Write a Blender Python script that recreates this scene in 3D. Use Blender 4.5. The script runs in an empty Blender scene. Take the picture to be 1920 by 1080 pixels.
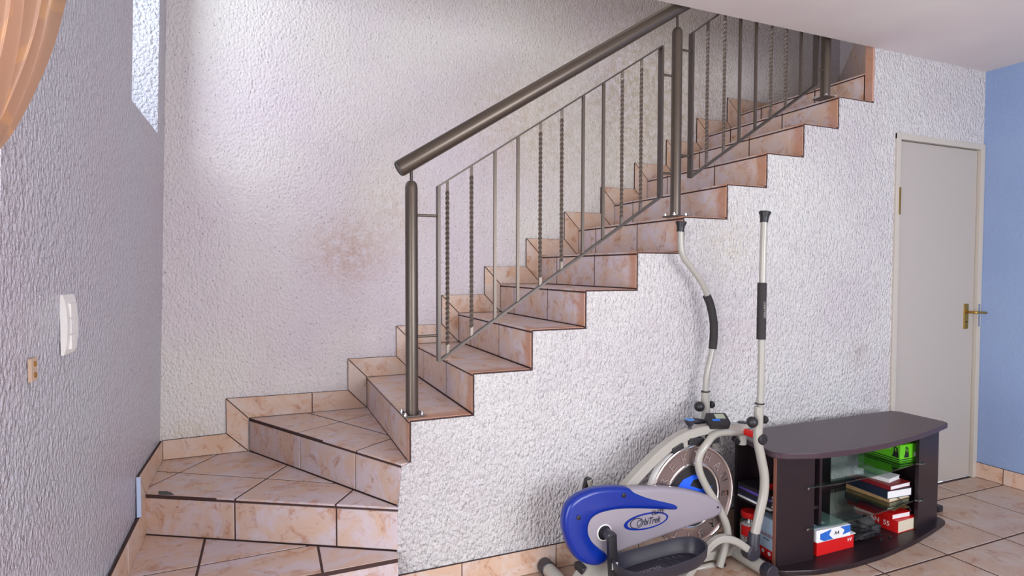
import bpy, bmesh, math, random
from mathutils import Vector, Matrix
from mathutils.geometry import tessellate_polygon
random.seed(7)
SC = bpy.context.scene
COL = SC.collection
PI = math.pi

# ------------------------------------------------------------------ camera, world, exposure, lights
FPX = 1108.1
CPOS = Vector((-0.5412, -2.3431, 0.6115))
CR = Vector((0.92093833, -0.38970009, 0.00253425))
CU = Vector((0.01009115, 0.03034713, 0.99948848))
CF = Vector((0.38957766, 0.92044168, -0.03188036))
cd = bpy.data.cameras.new('camera')
cd.sensor_width = 36.0
cd.lens = FPX / 1920 * 36
cd.clip_start = 0.02
cam = bpy.data.objects.new('camera', cd)
COL.objects.link(cam)
R3 = Matrix((CR, CU, -CF)).transposed()
cam.matrix_world = Matrix.Translation(CPOS) @ R3.to_4x4()
SC.camera = cam

SC.view_settings.view_transform = 'Standard'
SC.view_settings.look = 'None'
SC.view_settings.gamma = 1.0
SC.view_settings.use_curve_mapping = False
SC.view_settings.exposure = 0.20

w = bpy.data.worlds.new('sky')
SC.world = w
w.use_nodes = True
w.node_tree.nodes['Background'].inputs[0].default_value = (0.80, 0.88, 1.0, 1)
w.node_tree.nodes['Background'].inputs[1].default_value = 1.6


def area(name, loc, direction, sx, sy, power, color):
    l = bpy.data.lights.new(name, 'AREA')
    l.shape = 'RECTANGLE'
    l.size = sx
    l.size_y = sy
    l.energy = power
    l.color = color
    o = bpy.data.objects.new(name, l)
    COL.objects.link(o)
    o.location = loc
    o.rotation_euler = Vector(direction).to_track_quat('-Z', 'Y').to_euler()
    return o


# daylight at the patio window on the left and the slit window on the stair;
# added fill lamps: behind the camera, and in the upper stairwell without a window
area('daylight_patio', (-1.30, -1.85, 0.55), (1, 0.05, 0), 1.7, 2.3, 66, (1.0, 0.98, 0.96))
area('rear_fill', (1.5, -4.30, 0.6), (0, 1, 0), 2.6, 1.6, 125, (1.0, 0.99, 0.985))
area('daylight_slit', (-1.65, 0.10, 2.3), (1, 0.9, -0.25), 0.8, 1.8, 34, (0.92, 0.97, 1.0))
area('stairwell_fill', (0.8, 0.52, 3.9), (0, 0, -1), 2.6, 0.7, 7, (1.0, 0.94, 0.82))

# ------------------------------------------------------------------ dimensions (metres, x along the stair, y into the room's back, z up)
YW = 1.047
ZF = -0.735
ZC = 1.882
XR = 3.742
XS = [None, 0.0, 0.271, 0.543, 0.812, 1.090, 1.359, 1.630, 1.893, 2.154, 2.415, 2.690]
ZS = [-0.175, 0.0, 0.175, 0.348, 0.519, 0.696, 0.873, 1.047, 1.225, 1.402, 1.577, 1.752]


def ray(u, v):
    return CF + CR * ((u - 960) / FPX) - CU * ((v - 540) / FPX)


def aty(u, v, y):
    d = ray(u, v)
    return CPOS + d * ((y - CPOS.y) / d.y)


def atx(u, v, x):
    d = ray(u, v)
    return CPOS + d * ((x - CPOS.x) / d.x)


def atz(u, v, z):
    d = ray(u, v)
    return CPOS + d * ((z - CPOS.z) / d.z)


# ------------------------------------------------------------------ materials
def srgb(r, g, b):
    f = lambda c: (c / 255 / 12.92) if c / 255 <= 0.04045 else ((c / 255 + 0.055) / 1.055) ** 2.4
    return (f(r), f(g), f(b), 1)


def newmat(name):
    m = bpy.data.materials.new(name)
    m.use_nodes = True
    nt = m.node_tree
    return m, nt, nt.nodes['Principled BSDF']


def N(nt, t, **kw):
    n = nt.nodes.new(t)
    for k, v in kw.items():
        if k.startswith('i_'):
            n.inputs[k[2:].replace('_', ' ')].default_value = v
        else:
            setattr(n, k, v)
    return n


def plain(name, col, rough=0.5, metal=0.0, coat=0.0, bump=0.0, bscale=200, spec=0.5, var=0.06, vscale=6):
    m, nt, b = newmat(name)
    b.inputs['Roughness'].default_value = rough
    b.inputs['Metallic'].default_value = metal
    b.inputs['Coat Weight'].default_value = coat
    b.inputs['Specular IOR Level'].default_value = spec
    tc = N(nt, 'ShaderNodeTexCoord')
    nz = N(nt, 'ShaderNodeTexNoise', i_Scale=vscale, i_Detail=4.0)
    nt.links.new(tc.outputs['Object'], nz.inputs['Vector'])
    mx = N(nt, 'ShaderNodeMix', data_type='RGBA')
    c = Vector(col[:3])
    mx.inputs[6].default_value = (*(c * (1 - var)), 1)
    mx.inputs[7].default_value = (*(c * (1 + var)), 1)
    nt.links.new(nz.outputs['Fac'], mx.inputs[0])
    nt.links.new(mx.outputs[2], b.inputs['Base Color'])
    if bump:
        n2 = N(nt, 'ShaderNodeTexNoise', i_Scale=bscale, i_Detail=2.0)
        nt.links.new(tc.outputs['Object'], n2.inputs['Vector'])
        bp = N(nt, 'ShaderNodeBump', i_Strength=bump, i_Distance=0.002)
        nt.links.new(n2.outputs['Fac'], bp.inputs['Height'])
        nt.links.new(bp.outputs['Normal'], b.inputs['Normal'])
    return m


def plaster(name, col, scale=70, strength=0.6, dist=0.006, rough=0.75, stains_and_shade=(), pits=0.0, zs=1.0, spec=0.4, tint=None):
    m, nt, b = newmat(name)
    L = nt.links.new
    b.inputs['Roughness'].default_value = rough
    b.inputs['Specular IOR Level'].default_value = spec
    geo = N(nt, 'ShaderNodeNewGeometry')
    mp = N(nt, 'ShaderNodeMapping')
    mp.inputs['Scale'].default_value = (1, 1, zs)
    L(geo.outputs['Position'], mp.inputs['Vector'])
    n1 = N(nt, 'ShaderNodeTexNoise', i_Scale=scale, i_Detail=3.0, i_Roughness=0.6)
    L(mp.outputs[0], n1.inputs['Vector'])
    r1 = N(nt, 'ShaderNodeMapRange')
    r1.inputs[1].default_value = 0.30
    r1.inputs[2].default_value = 0.72
    L(n1.outputs['Fac'], r1.inputs[0])
    vb = N(nt, 'ShaderNodeTexVoronoi', i_Scale=scale * 0.9)
    L(mp.outputs[0], vb.inputs['Vector'])
    hm = N(nt, 'ShaderNodeMath', operation='MULTIPLY_ADD')
    L(vb.outputs['Distance'], hm.inputs[0])
    hm.inputs[1].default_value = -1.1
    L(r1.outputs[0], hm.inputs[2])
    bp = N(nt, 'ShaderNodeBump', i_Strength=strength, i_Distance=dist)
    L(hm.outputs[0], bp.inputs['Height'])
    L(bp.outputs['Normal'], b.inputs['Normal'])
    # large tonal variation
    n2 = N(nt, 'ShaderNodeTexNoise', i_Scale=1.3, i_Detail=3.0)
    L(geo.outputs['Position'], n2.inputs['Vector'])
    mx = N(nt, 'ShaderNodeMix', data_type='RGBA')
    c = Vector(col[:3])
    t = Vector(tint[:3]) if tint else c * 0.94
    mx.inputs[6].default_value = (*c, 1)
    mx.inputs[7].default_value = (*t, 1)
    rr = N(nt, 'ShaderNodeMapRange')
    rr.inputs[1].default_value = 0.35
    rr.inputs[2].default_value = 0.65
    L(n2.outputs['Fac'], rr.inputs[0])
    L(rr.outputs[0], mx.inputs[0])
    last = mx.outputs[2]
    if pits:
        vo = N(nt, 'ShaderNodeTexVoronoi', i_Scale=38.0)
        L(mp.outputs[0], vo.inputs['Vector'])
        sx = N(nt, 'ShaderNodeSeparateColor')
        L(vo.outputs['Color'], sx.inputs[0])
        g1 = N(nt, 'ShaderNodeMath', operation='LESS_THAN')
        g1.inputs[1].default_value = 0.10
        L(vo.outputs['Distance'], g1.inputs[0])
        g2 = N(nt, 'ShaderNodeMath', operation='GREATER_THAN')
        g2.inputs[1].default_value = 1 - pits
        L(sx.outputs[0], g2.inputs[0])
        g3 = N(nt, 'ShaderNodeMath', operation='MULTIPLY')
        L(g1.outputs[0], g3.inputs[0])
        L(g2.outputs[0], g3.inputs[1])
        m2 = N(nt, 'ShaderNodeMix', data_type='RGBA')
        L(g3.outputs[0], m2.inputs[0])
        L(last, m2.inputs[6])
        m2.inputs[7].default_value = (*(c * 0.42), 1)
        last = m2.outputs[2]
    for (cx, cy, cz, rad, colr, amt, sc) in stains_and_shade:
        vm = N(nt, 'ShaderNodeVectorMath', operation='SUBTRACT')
        L(geo.outputs['Position'], vm.inputs[0])
        vm.inputs[1].default_value = (cx, cy, cz)
        v3 = N(nt, 'ShaderNodeVectorMath', operation='MULTIPLY')
        L(vm.outputs[0], v3.inputs[0])
        v3.inputs[1].default_value = sc
        v2 = N(nt, 'ShaderNodeVectorMath', operation='LENGTH')
        L(v3.outputs[0], v2.inputs[0])
        r = N(nt, 'ShaderNodeMapRange', interpolation_type='SMOOTHSTEP')
        r.inputs[1].default_value = rad
        r.inputs[2].default_value = 0.0
        r.inputs[3].default_value = 0.0
        r.inputs[4].default_value = amt
        L(v2.outputs['Value'], r.inputs[0])
        n5 = N(nt, 'ShaderNodeTexNoise', i_Scale=22.0, i_Detail=6.0, i_Roughness=0.7)
        L(geo.outputs['Position'], n5.inputs['Vector'])
        r5 = N(nt, 'ShaderNodeMapRange')
        r5.inputs[1].default_value = 0.35
        r5.inputs[2].default_value = 0.65
        L(n5.outputs['Fac'], r5.inputs[0])
        mm = N(nt, 'ShaderNodeMath', operation='MULTIPLY')
        L(r.outputs[0], mm.inputs[0])
        L(r5.outputs[0], mm.inputs[1])
        m2 = N(nt, 'ShaderNodeMix', data_type='RGBA')
        L(mm.outputs[0], m2.inputs[0])
        L(last, m2.inputs[6])
        m2.inputs[7].default_value = colr
        last = m2.outputs[2]
    L(last, b.inputs['Base Color'])
    return m


def tilemat(name, base, blotch, pale, rough=0.28, edge=False):
    m, nt, b = newmat(name)
    L = nt.links.new
    geo = N(nt, 'ShaderNodeNewGeometry')
    oi = N(nt, 'ShaderNodeObjectInfo')
    mul = N(nt, 'ShaderNodeMath', operation='MULTIPLY')
    mul.inputs[1].default_value = 37.0
    L(oi.outputs['Random'], mul.inputs[0])
    cb = N(nt, 'ShaderNodeCombineXYZ')
    for i in range(3):
        L(mul.outputs[0], cb.inputs[i])
    ad = N(nt, 'ShaderNodeVectorMath', operation='ADD')
    L(geo.outputs['Position'], ad.inputs[0])
    L(cb.outputs[0], ad.inputs[1])
    n1 = N(nt, 'ShaderNodeTexNoise', i_Scale=6.5, i_Detail=5.0, i_Roughness=0.62, i_Distortion=0.9)
    n2 = N(nt, 'ShaderNodeTexNoise', i_Scale=12.0, i_Detail=8.0, i_Roughness=0.72, i_Distortion=0.7)
    n3 = N(nt, 'ShaderNodeTexNoise', i_Scale=60.0, i_Detail=3.0, i_Roughness=0.6)
    for n in (n1, n2, n3):
        L(ad.outputs[0], n.inputs['Vector'])

    def rng(src, a, c, lo=0.0, hi=1.0):
        r = N(nt, 'ShaderNodeMapRange', interpolation_type='SMOOTHSTEP')
        r.inputs[1].default_value = a
        r.inputs[2].default_value = c
        r.inputs[3].default_value = lo
        r.inputs[4].default_value = hi
        L(src, r.inputs[0])
        return r.outputs[0]

    def mix(f, a, c):
        x = N(nt, 'ShaderNodeMix', data_type='RGBA')
        L(f, x.inputs[0])
        if hasattr(a, 'default_value') or hasattr(a, 'links'):
            L(a, x.inputs[6])
        else:
            x.inputs[6].default_value = a
        x.inputs[7].default_value = c
        return x.outputs[2]
    c = mix(rng(n1.outputs['Fac'], 0.40, 0.62), base, pale)
    c = mix(rng(n2.outputs['Fac'], 0.50, 0.68, 0, 0.85), c, blotch)
    mlt = N(nt, 'ShaderNodeMath', operation='MULTIPLY')
    L(rng(n3.outputs['Fac'], 0.62, 0.72, 0, 0.7), mlt.inputs[0])
    L(rng(n2.outputs['Fac'], 0.45, 0.6), mlt.inputs[1])
    c = mix(mlt.outputs[0], c, (blotch[0] * 0.45, blotch[1] * 0.38, blotch[2] * 0.36, 1))
    if edge:   # rusty wear along the open end of the steps
        sp = N(nt, 'ShaderNodeSeparateXYZ')
        L(geo.outputs['Position'], sp.inputs[0])
        ny = N(nt, 'ShaderNodeMath', operation='MULTIPLY_ADD')
        L(n2.outputs['Fac'], ny.inputs[0])
        ny.inputs[1].default_value = -0.14
        L(sp.outputs['Y'], ny.inputs[2])
        e = rng(ny.outputs[0], 0.03, -0.03, 0, 0.7)
        c = mix(e, c, srgb(188, 128, 92))
    L(c, b.inputs['Base Color'])
    rf = N(nt, 'ShaderNodeMapRange')
    rf.inputs[3].default_value = rough - 0.06
    rf.inputs[4].default_value = rough + 0.15
    L(n1.outputs['Fac'], rf.inputs[0])
    L(rf.outputs[0], b.inputs['Roughness'])
    bp = N(nt, 'ShaderNodeBump', i_Strength=0.12, i_Distance=0.002)
    L(n2.outputs['Fac'], bp.inputs['Height'])
    L(bp.outputs['Normal'], b.inputs['Normal'])
    return m


def woodmat(name, col, rough=0.35):
    m, nt, b = newmat(name)
    L = nt.links.new
    tc = N(nt, 'ShaderNodeTexCoord')
    mp = N(nt, 'ShaderNodeMapping')
    mp.inputs['Scale'].default_value = (2, 40, 40)
    L(tc.outputs['Object'], mp.inputs[0])
    n = N(nt, 'ShaderNodeTexNoise', i_Scale=2.0, i_Detail=5.0, i_Roughness=0.6, i_Distortion=0.4)
    L(mp.outputs[0], n.inputs['Vector'])
    mx = N(nt, 'ShaderNodeMix', data_type='RGBA')
    c = Vector(col[:3])
    mx.inputs[6].default_value = (*(c * 0.7), 1)
    mx.inputs[7].default_value = (*(c * 1.35), 1)
    L(n.outputs['Fac'], mx.inputs[0])
    L(mx.outputs[2], b.inputs['Base Color'])
    b.inputs['Roughness'].default_value = rough
    b.inputs['Specular IOR Level'].default_value = 0.35
    return m


def glassmat(name, tint, gl=0.10, trans=0.75):
    m = bpy.data.materials.new(name)
    m.use_nodes = True
    nt = m.node_tree
    nt.nodes.remove(nt.nodes['Principled BSDF'])
    out = nt.nodes['Material Output']
    t = N(nt, 'ShaderNodeBsdfTransparent')
    t.inputs[0].default_value = tint
    g = N(nt, 'ShaderNodeBsdfGlossy')
    g.inputs['Roughness'].default_value = 0.03
    g.inputs[0].default_value = (0.9, 1.0, 0.95, 1)
    lw = N(nt, 'ShaderNodeLayerWeight')
    lw.inputs[0].default_value = 0.5
    fr = N(nt, 'ShaderNodeMath', operation='POWER')
    fr.inputs[1].default_value = 4.5
    nt.links.new(lw.outputs['Facing'], fr.inputs[0])
    mr = N(nt, 'ShaderNodeMapRange')
    mr.inputs[3].default_value = gl
    mr.inputs[4].default_value = 1.0
    nt.links.new(fr.outputs[0], mr.inputs[0])
    mx = N(nt, 'ShaderNodeMixShader')
    nt.links.new(mr.outputs[0], mx.inputs[0])
    nt.links.new(t.outputs[0], mx.inputs[1])
    nt.links.new(g.outputs[0], mx.inputs[2])
    nt.links.new(mx.outputs[0], out.inputs[0])
    return m


BR = srgb(150, 100, 60)
M = {}
M['wall_back'] = plaster('plaster_back', srgb(232, 227, 224), 85, 0.9, 0.006, rough=0.85, spec=0.2, stains_and_shade=(
    (-0.10, YW, 0.70, 0.36, srgb(196, 160, 140), 0.75, (1, 1, 1.2)),
    (0.95, YW, 1.50, 0.55, srgb(196, 172, 142), 0.6, (1, 1, 1)),
    (0.15, YW, 0.95, 0.40, srgb(205, 185, 165), 0.5, (1, 1, 1)),
    (1.95, YW, 1.75, 1.2, srgb(186, 168, 136), 0.85, (1, 1, 1)),  # shade of the upper stairwell, painted into the wall colour as a soft patch
    (0.50, YW, 0.25, 0.30, srgb(205, 180, 170), 0.35, (1, 1, 1)),
    (-0.9, YW, -0.22, 0.22, srgb(205, 190, 150), 0.5, (1, 1, 2))), pits=0.6, zs=0.7, tint=srgb(226, 216, 224))
M['wall_stair'] = plaster('plaster_stair', srgb(238, 236, 235), 86, 1.0, 0.014, rough=0.9, spec=0.12, stains_and_shade=(
    (2.62, 0, 0.12, 0.13, srgb(150, 125, 110), 0.5, (1, 1, 1)),
    (1.65, 0, 0.75, 0.3, srgb(215, 205, 180), 0.5, (1, 1, 1)),
    (1.75, 0, 0.2, 0.35, srgb(215, 195, 200), 0.5, (1, 1, 1))), zs=0.6, tint=srgb(226, 220, 224))
M['wall_left'] = plaster('plaster_left', srgb(206, 208, 220), 75, 1.0, 0.012, rough=0.22, zs=0.85, spec=0.8, tint=srgb(208, 200, 214))
M['wall_right'] = plaster('plaster_right', srgb(142, 164, 202), 60, 0.25, 0.003, rough=0.6, tint=srgb(134, 154, 194), pits=0.05)
M['ceiling'] = plaster('plaster_ceiling', srgb(222, 214, 210), 14, 0.12, 0.004, rough=0.8, tint=srgb(214, 203, 203))
M['shell'] = plaster('plaster_shell', srgb(214, 212, 214), 60, 0.3, 0.004)
M['grout'] = plain('dark_grout', srgb(68, 46, 44), 0.85, bump=0.3, bscale=150)
M['tile'] = tilemat('floor_tile_glaze', srgb(182, 152, 132), srgb(158, 112, 86), srgb(186, 166, 154), 0.30)
M['step'] = tilemat('step_tile_glaze', srgb(206, 178, 162), srgb(178, 126, 94), srgb(204, 190, 196), 0.26, True)
M['winder'] = tilemat('winder_tile_glaze', srgb(206, 178, 162), srgb(178, 126, 94), srgb(204, 190, 196), 0.26)
M['skirt'] = tilemat('skirting_tile_glaze', srgb(206, 174, 152), srgb(180, 128, 94), srgb(208, 188, 178), 0.3)
M['twist'] = plain('rubbed_twisted_steel', srgb(118, 108, 100), 0.32, 0.6)
M['iron'] = plain('bronze_painted_steel', srgb(98, 88, 80), 0.34, 0.6, bump=0.12, bscale=300, var=0.12)
M['iron_dark'] = plain('dark_bronze_steel', srgb(84, 76, 72), 0.36, 0.5, var=0.1)
M['door'] = plain('cream_grey_door_paint', srgb(178, 170, 163), 0.45, var=0.02, vscale=2)
M['frame'] = plain('cream_frame_paint', srgb(190, 182, 172), 0.4, var=0.03)
M['brass'] = plain('worn_brass', srgb(190, 150, 70), 0.25, 0.95, var=0.2, vscale=60)
M['steel'] = plain('bright_steel', srgb(215, 215, 215), 0.2, 1.0)
M['chrome'] = plain('chrome', srgb(225, 220, 218), 0.08, 1.0, var=0.02)
M['black'] = plain('black_plastic', srgb(34, 32, 36), 0.42, var=0.15, bump=0.1, bscale=500)
M['foam'] = plain('black_foam', srgb(44, 40, 42), 0.75, bump=0.4, bscale=900)
M['char'] = plain('charcoal_plastic', srgb(46, 44, 55), 0.38, bump=0.1, bscale=400)
M['tube'] = plain('light_grey_enamel', srgb(164, 160, 153), 0.3, coat=0.3, var=0.04, vscale=9)
M['silver'] = plain('silver_grey_plastic', srgb(152, 144, 154), 0.34, 0.15, var=0.03)
M['blue'] = plain('blue_plastic', srgb(0, 38, 136), 0.28, coat=0.1, var=0.05)
M['bblue'] = plain('bright_blue', srgb(36, 96, 235), 0.4)
M['lblue'] = plain('light_blue_plastic', srgb(70, 140, 210), 0.35)
M['plate'] = plain('tarnished_plate', srgb(150, 132, 130), 0.30, 0.7, var=0.25, vscale=14, bump=0.1, bscale=90)
M['wood'] = woodmat('dark_wenge_laminate', srgb(36, 25, 30), 0.36)
M['woodtop'] = woodmat('dark_wenge_top', srgb(66, 50, 58), 0.33)
M['copper'] = plain('worn_edge_band', srgb(150, 100, 85), 0.3, 0.4)
M['glass'] = glassmat('tinted_shelf_glass', (0.62, 0.74, 0.70, 1), 0.10)
M['pane'] = glassmat('window_glass', (0.96, 0.98, 1, 1), 0.03)
M['clear'] = glassmat('clear_plastic', (0.85, 0.85, 0.85, 1), 0.12)
M['white'] = plain('white_plastic', srgb(232, 230, 228), 0.3)
M['paper'] = plain('white_paper', srgb(225, 224, 226), 0.7)
M['pages'] = plain('cream_pages', srgb(212, 200, 178), 0.8, var=0.1, vscale=30)
M['red'] = plain('red_print', srgb(205, 24, 26), 0.4)
M['dred'] = plain('dark_red_cover', srgb(130, 26, 34), 0.45)
M['navy'] = plain('navy_cover', srgb(30, 38, 58), 0.45)
M['green'] = plain('green_card', srgb(96, 190, 30), 0.4, var=0.12)
M['dgreen'] = plain('dark_green_print', srgb(20, 44, 18), 0.5)
M['pblue'] = plain('blue_print', srgb(34, 98, 190), 0.4)
M['sky'] = plain('pale_blue_print', srgb(172, 196, 220), 0.45, var=0.1)
M['brown'] = plain('brown_envelope', srgb(165, 130, 90), 0.7, var=0.2, vscale=20)
M['purple'] = plain('purple_cover', srgb(90, 70, 150), 0.4)
M['bag'] = plain('black_fabric', srgb(24, 23, 26), 0.6, bump=0.5, bscale=300)
M['trimblue'] = plain('pale_blue_paint', srgb(190, 205, 235), 0.4)
M['lcd'] = plain('lcd_grey', srgb(150, 158, 140), 0.3)
M['socket'] = plain('beige_bakelite', srgb(196, 170, 150), 0.5)


def curtainmat():
    m, nt, b = newmat('tan_damask_fabric')
    L = nt.links.new
    tc = N(nt, 'ShaderNodeTexCoord')
    wv = N(nt, 'ShaderNodeTexWave', wave_type='RINGS', i_Scale=3.2, i_Distortion=9.0, i_Detail=2.0)
    wv.inputs['Detail Scale'].default_value = 1.2
    L(tc.outputs['Object'], wv.inputs['Vector'])
    r = N(nt, 'ShaderNodeMapRange', interpolation_type='SMOOTHSTEP')
    r.inputs[1].default_value = 0.80
    r.inputs[2].default_value = 0.95
    L(wv.outputs['Fac'], r.inputs[0])
    mx = N(nt, 'ShaderNodeMix', data_type='RGBA')
    mx.inputs[6].default_value = srgb(192, 158, 136)
    mx.inputs[7].default_value = srgb(204, 166, 132)
    L(r.outputs[0], mx.inputs[0])
    L(mx.outputs[2], b.inputs['Base Color'])
    rr = N(nt, 'ShaderNodeMapRange')
    rr.inputs[3].default_value = 0.5
    rr.inputs[4].default_value = 0.3
    L(r.outputs[0], rr.inputs[0])
    L(rr.outputs[0], b.inputs['Roughness'])
    b.inputs['Sheen Weight'].default_value = 0.3
    return m


M['curtain'] = curtainmat()


# ------------------------------------------------------------------ mesh helpers
def link(name, bm, mat, parent=None, smooth=False, kind=None, label=None, loc=None):
    me = bpy.data.meshes.new(name)
    bmesh.ops.recalc_face_normals(bm, faces=bm.faces)
    bm.to_mesh(me)
    bm.free()
    o = bpy.data.objects.new(name, me)
    COL.objects.link(o)
    for mm in (mat if isinstance(mat, (list, tuple)) else [mat]):
        me.materials.append(M[mm] if isinstance(mm, str) else mm)
    if smooth:
        me.polygons.foreach_set('use_smooth', [True] * len(me.polygons))
        try:
            me.set_sharp_from_angle(angle=math.radians(38))
        except Exception:
            pass
    if parent:
        o.parent = parent
        o.matrix_parent_inverse = Matrix.Translation(-parent_loc(parent))
    if kind:
        o['kind'] = kind
    if label:
        o['label'] = label
    return o


def parent_loc(p):
    return p.location.copy() if p.type == 'EMPTY' else Vector((0, 0, 0))


def thing(name, label, cat, loc=(0, 0, 0), group=None):
    o = bpy.data.objects.new(name, None)
    COL.objects.link(o)
    o.location = loc
    o.empty_display_size = 0.05
    o['label'] = label
    o['category'] = cat
    if group:
        o['group'] = group
    return o


def tag(o, label, cat, group=None):
    o['label'] = label
    o['category'] = cat
    if group:
        o['group'] = group
    return o


def bm_new():
    return bmesh.new()


def addbox(bm, lo, hi, bev=0.0, rot=None, mid=None):
    """axis box from lo to hi; optional bevel; optional rotation matrix about the box centre"""
    lo = Vector(lo)
    hi = Vector(hi)
    c = (lo + hi) / 2
    r = bmesh.ops.create_cube(bm, size=1.0)
    vs = r['verts']
    for v in vs:
        v.co = Vector((v.co.x * (hi.x - lo.x), v.co.y * (hi.y - lo.y), v.co.z * (hi.z - lo.z)))
    if bev:
        es = list({e for v in vs for e in v.link_edges})
        r2 = bmesh.ops.bevel(bm, geom=es, offset=bev, segments=2, affect='EDGES', profile=0.6)
        vs = list({v for f in r2['faces'] for v in f.verts} | {v for v in vs if v.is_valid})
    for v in vs:
        if rot is not None:
            v.co = rot @ v.co
        v.co += c
    if mid is not None:
        for f in {f for v in vs for f in v.link_faces}:
            f.material_index = mid


def box(name, lo, hi, mat, parent=None, bev=0.0, rot=None, **kw):
    bm = bm_new()
    addbox(bm, lo, hi, bev, rot)
    return link(name, bm, mat, parent, **kw)


def prism(bm, pts, vec, mid=0):
    """extrude the flat polygon pts (3D) along vec"""
    vec = Vector(vec)
    a = [bm.verts.new(Vector(p)) for p in pts]
    b = [bm.verts.new(Vector(p) + vec) for p in pts]
    n = len(pts)
    fs = []
    if n > 4:
        for tri in tessellate_polygon([[Vector(p) for p in pts]]):
            try:
                fs.append(bm.faces.new([a[i] for i in tri]))
                fs.append(bm.faces.new([b[i] for i in reversed(tri)]))
            except ValueError:
                pass
    else:
        fs.append(bm.faces.new(a))
        fs.append(bm.faces.new(b[::-1]))
    for i in range(n):
        fs.append(bm.faces.new((a[i], b[i], b[(i + 1) % n], a[(i + 1) % n])))
    for f in fs:
        f.material_index = mid
    return fs


def catmull(pts, sub=6):
    P = [Vector(p) for p in pts]
    out = []
    for i in range(len(P) - 1):
        p0 = P[i - 1] if i else P[0] * 2 - P[1]
        p1, p2 = P[i], P[i + 1]
        p3 = P[i + 2] if i + 2 < len(P) else P[-1] * 2 - P[-2]
        for k in range(sub):
            t = k / sub
            out.append(0.5 * ((2 * p1) + (p2 - p0) * t + (2 * p0 - 5 * p1 + 4 * p2 - p3) * t * t + (3 * p1 - p0 - 3 * p2 + p3) * t ** 3))
    out.append(P[-1])
    return out


def addtube(bm, pts, r, seg=14, smooth_pts=0, sect=None, caps=True, up=None):
    """sweep a round (or given) section along pts; r number or list"""
    P = catmull(pts, smooth_pts) if smooth_pts else [Vector(p) for p in pts]
    n = len(P)
    if sect is None:
        sect = [(math.cos(2 * PI * i / seg), math.sin(2 * PI * i / seg)) for i in range(seg)]
    rings = []
    t0 = (P[1] - P[0]).normalized()
    nrm = Vector(up) if up else (Vector((0, 1, 0)) if abs(t0.y) < 0.9 else Vector((1, 0, 0)))
    for i in range(n):
        if i == 0:
            t = P[1] - P[0]
        elif i == n - 1:
            t = P[-1] - P[-2]
        else:
            t = (P[i + 1] - P[i]).normalized() + (P[i] - P[i - 1]).normalized()
        t.normalize()
        nrm = (nrm - t * nrm.dot(t)).normalized()
        bi = t.cross(nrm)
        rr = r[min(i * len(r) // n, len(r) - 1)] if isinstance(r, (list, tuple)) else r
        rings.append([bm.verts.new(P[i] + (nrm * a + bi * b) * rr) for a, b in sect])
    m = len(sect)
    for i in range(n - 1):
        for j in range(m):
            bm.faces.new((rings[i][j], rings[i][(j + 1) % m], rings[i + 1][(j + 1) % m], rings[i + 1][j]))
    if caps:
        bm.faces.new(rings[0][::-1])
        bm.faces.new(rings[-1])


def tube(name, pts, r, mat, parent=None, seg=14, smooth_pts=0, sect=None, label=None, up=None, **kw):
    bm = bm_new()
    addtube(bm, pts, r, seg, smooth_pts, sect, up=up)
    return link(name, bm, mat, parent, smooth=True, label=label, **kw)


def addlathe(bm, prof, origin, axis, seg=28):
    """prof list of (radius, distance along axis)"""
    ax = Vector(axis).normalized()
    a = ax.orthogonal().normalized()
    b = ax.cross(a)
    o = Vector(origin)
    rings = []
    for r, h in prof:
        if r < 1e-6:
            rings.append([bm.verts.new(o + ax * h)])
        else:
            rings.append([bm.verts.new(o + ax * h + (a * math.cos(2 * PI * i / seg) + b * math.sin(2 * PI * i / seg)) * r) for i in range(seg)])
    for k in range(len(rings) - 1):
        A, B = rings[k], rings[k + 1]
        for i in range(seg):
            j = (i + 1) % seg
            if len(A) == 1 and len(B) == 1:
                continue
            if len(A) == 1:
                bm.faces.new((A[0], B[i], B[j]))
            elif len(B) == 1:
                bm.faces.new((A[i], A[j], B[0]))
            else:
                bm.faces.new((A[i], A[j], B[j], B[i]))
    closed = prof[0] == prof[-1]
    if closed:
        bmesh.ops.remove_doubles(bm, verts=bm.verts[:], dist=1e-7)
        return
    if len(rings[0]) > 1:
        bm.faces.new(rings[0][::-1])
    if len(rings[-1]) > 1:
        bm.faces.new(rings[-1])


def lathe(name, prof, origin, axis, mat, parent=None, seg=28, **kw):
    bm = bm_new()
    addlathe(bm, prof, origin, axis, seg)
    return link(name, bm, mat, parent, smooth=True, **kw)


def ball(name, c, r, mat, parent=None, **kw):
    bm = bm_new()
    bmesh.ops.create_uvsphere(bm, u_segments=20, v_segments=12, radius=r)
    bmesh.ops.translate(bm, verts=bm.verts, vec=Vector(c))
    return link(name, bm, mat, parent, smooth=True, **kw)


FONT_CACHE = {}


def glyphs(text, size, font_shear=0.0, extrude=0.0004, spacing=1.0):
    cu = bpy.data.curves.new('lettering', 'FONT')
    cu.body = text
    cu.size = size
    cu.extrude = extrude
    cu.shear = font_shear
    cu.space_character = spacing
    cu.align_x = 'CENTER'
    cu.align_y = 'CENTER'
    cu.resolution_u = 3
    o = bpy.data.objects.new('lettering', cu)
    COL.objects.link(o)
    dg = bpy.context.evaluated_depsgraph_get()
    me = bpy.data.meshes.new_from_object(o.evaluated_get(dg))
    bpy.data.objects.remove(o)
    bpy.data.curves.remove(cu)
    return me


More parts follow.
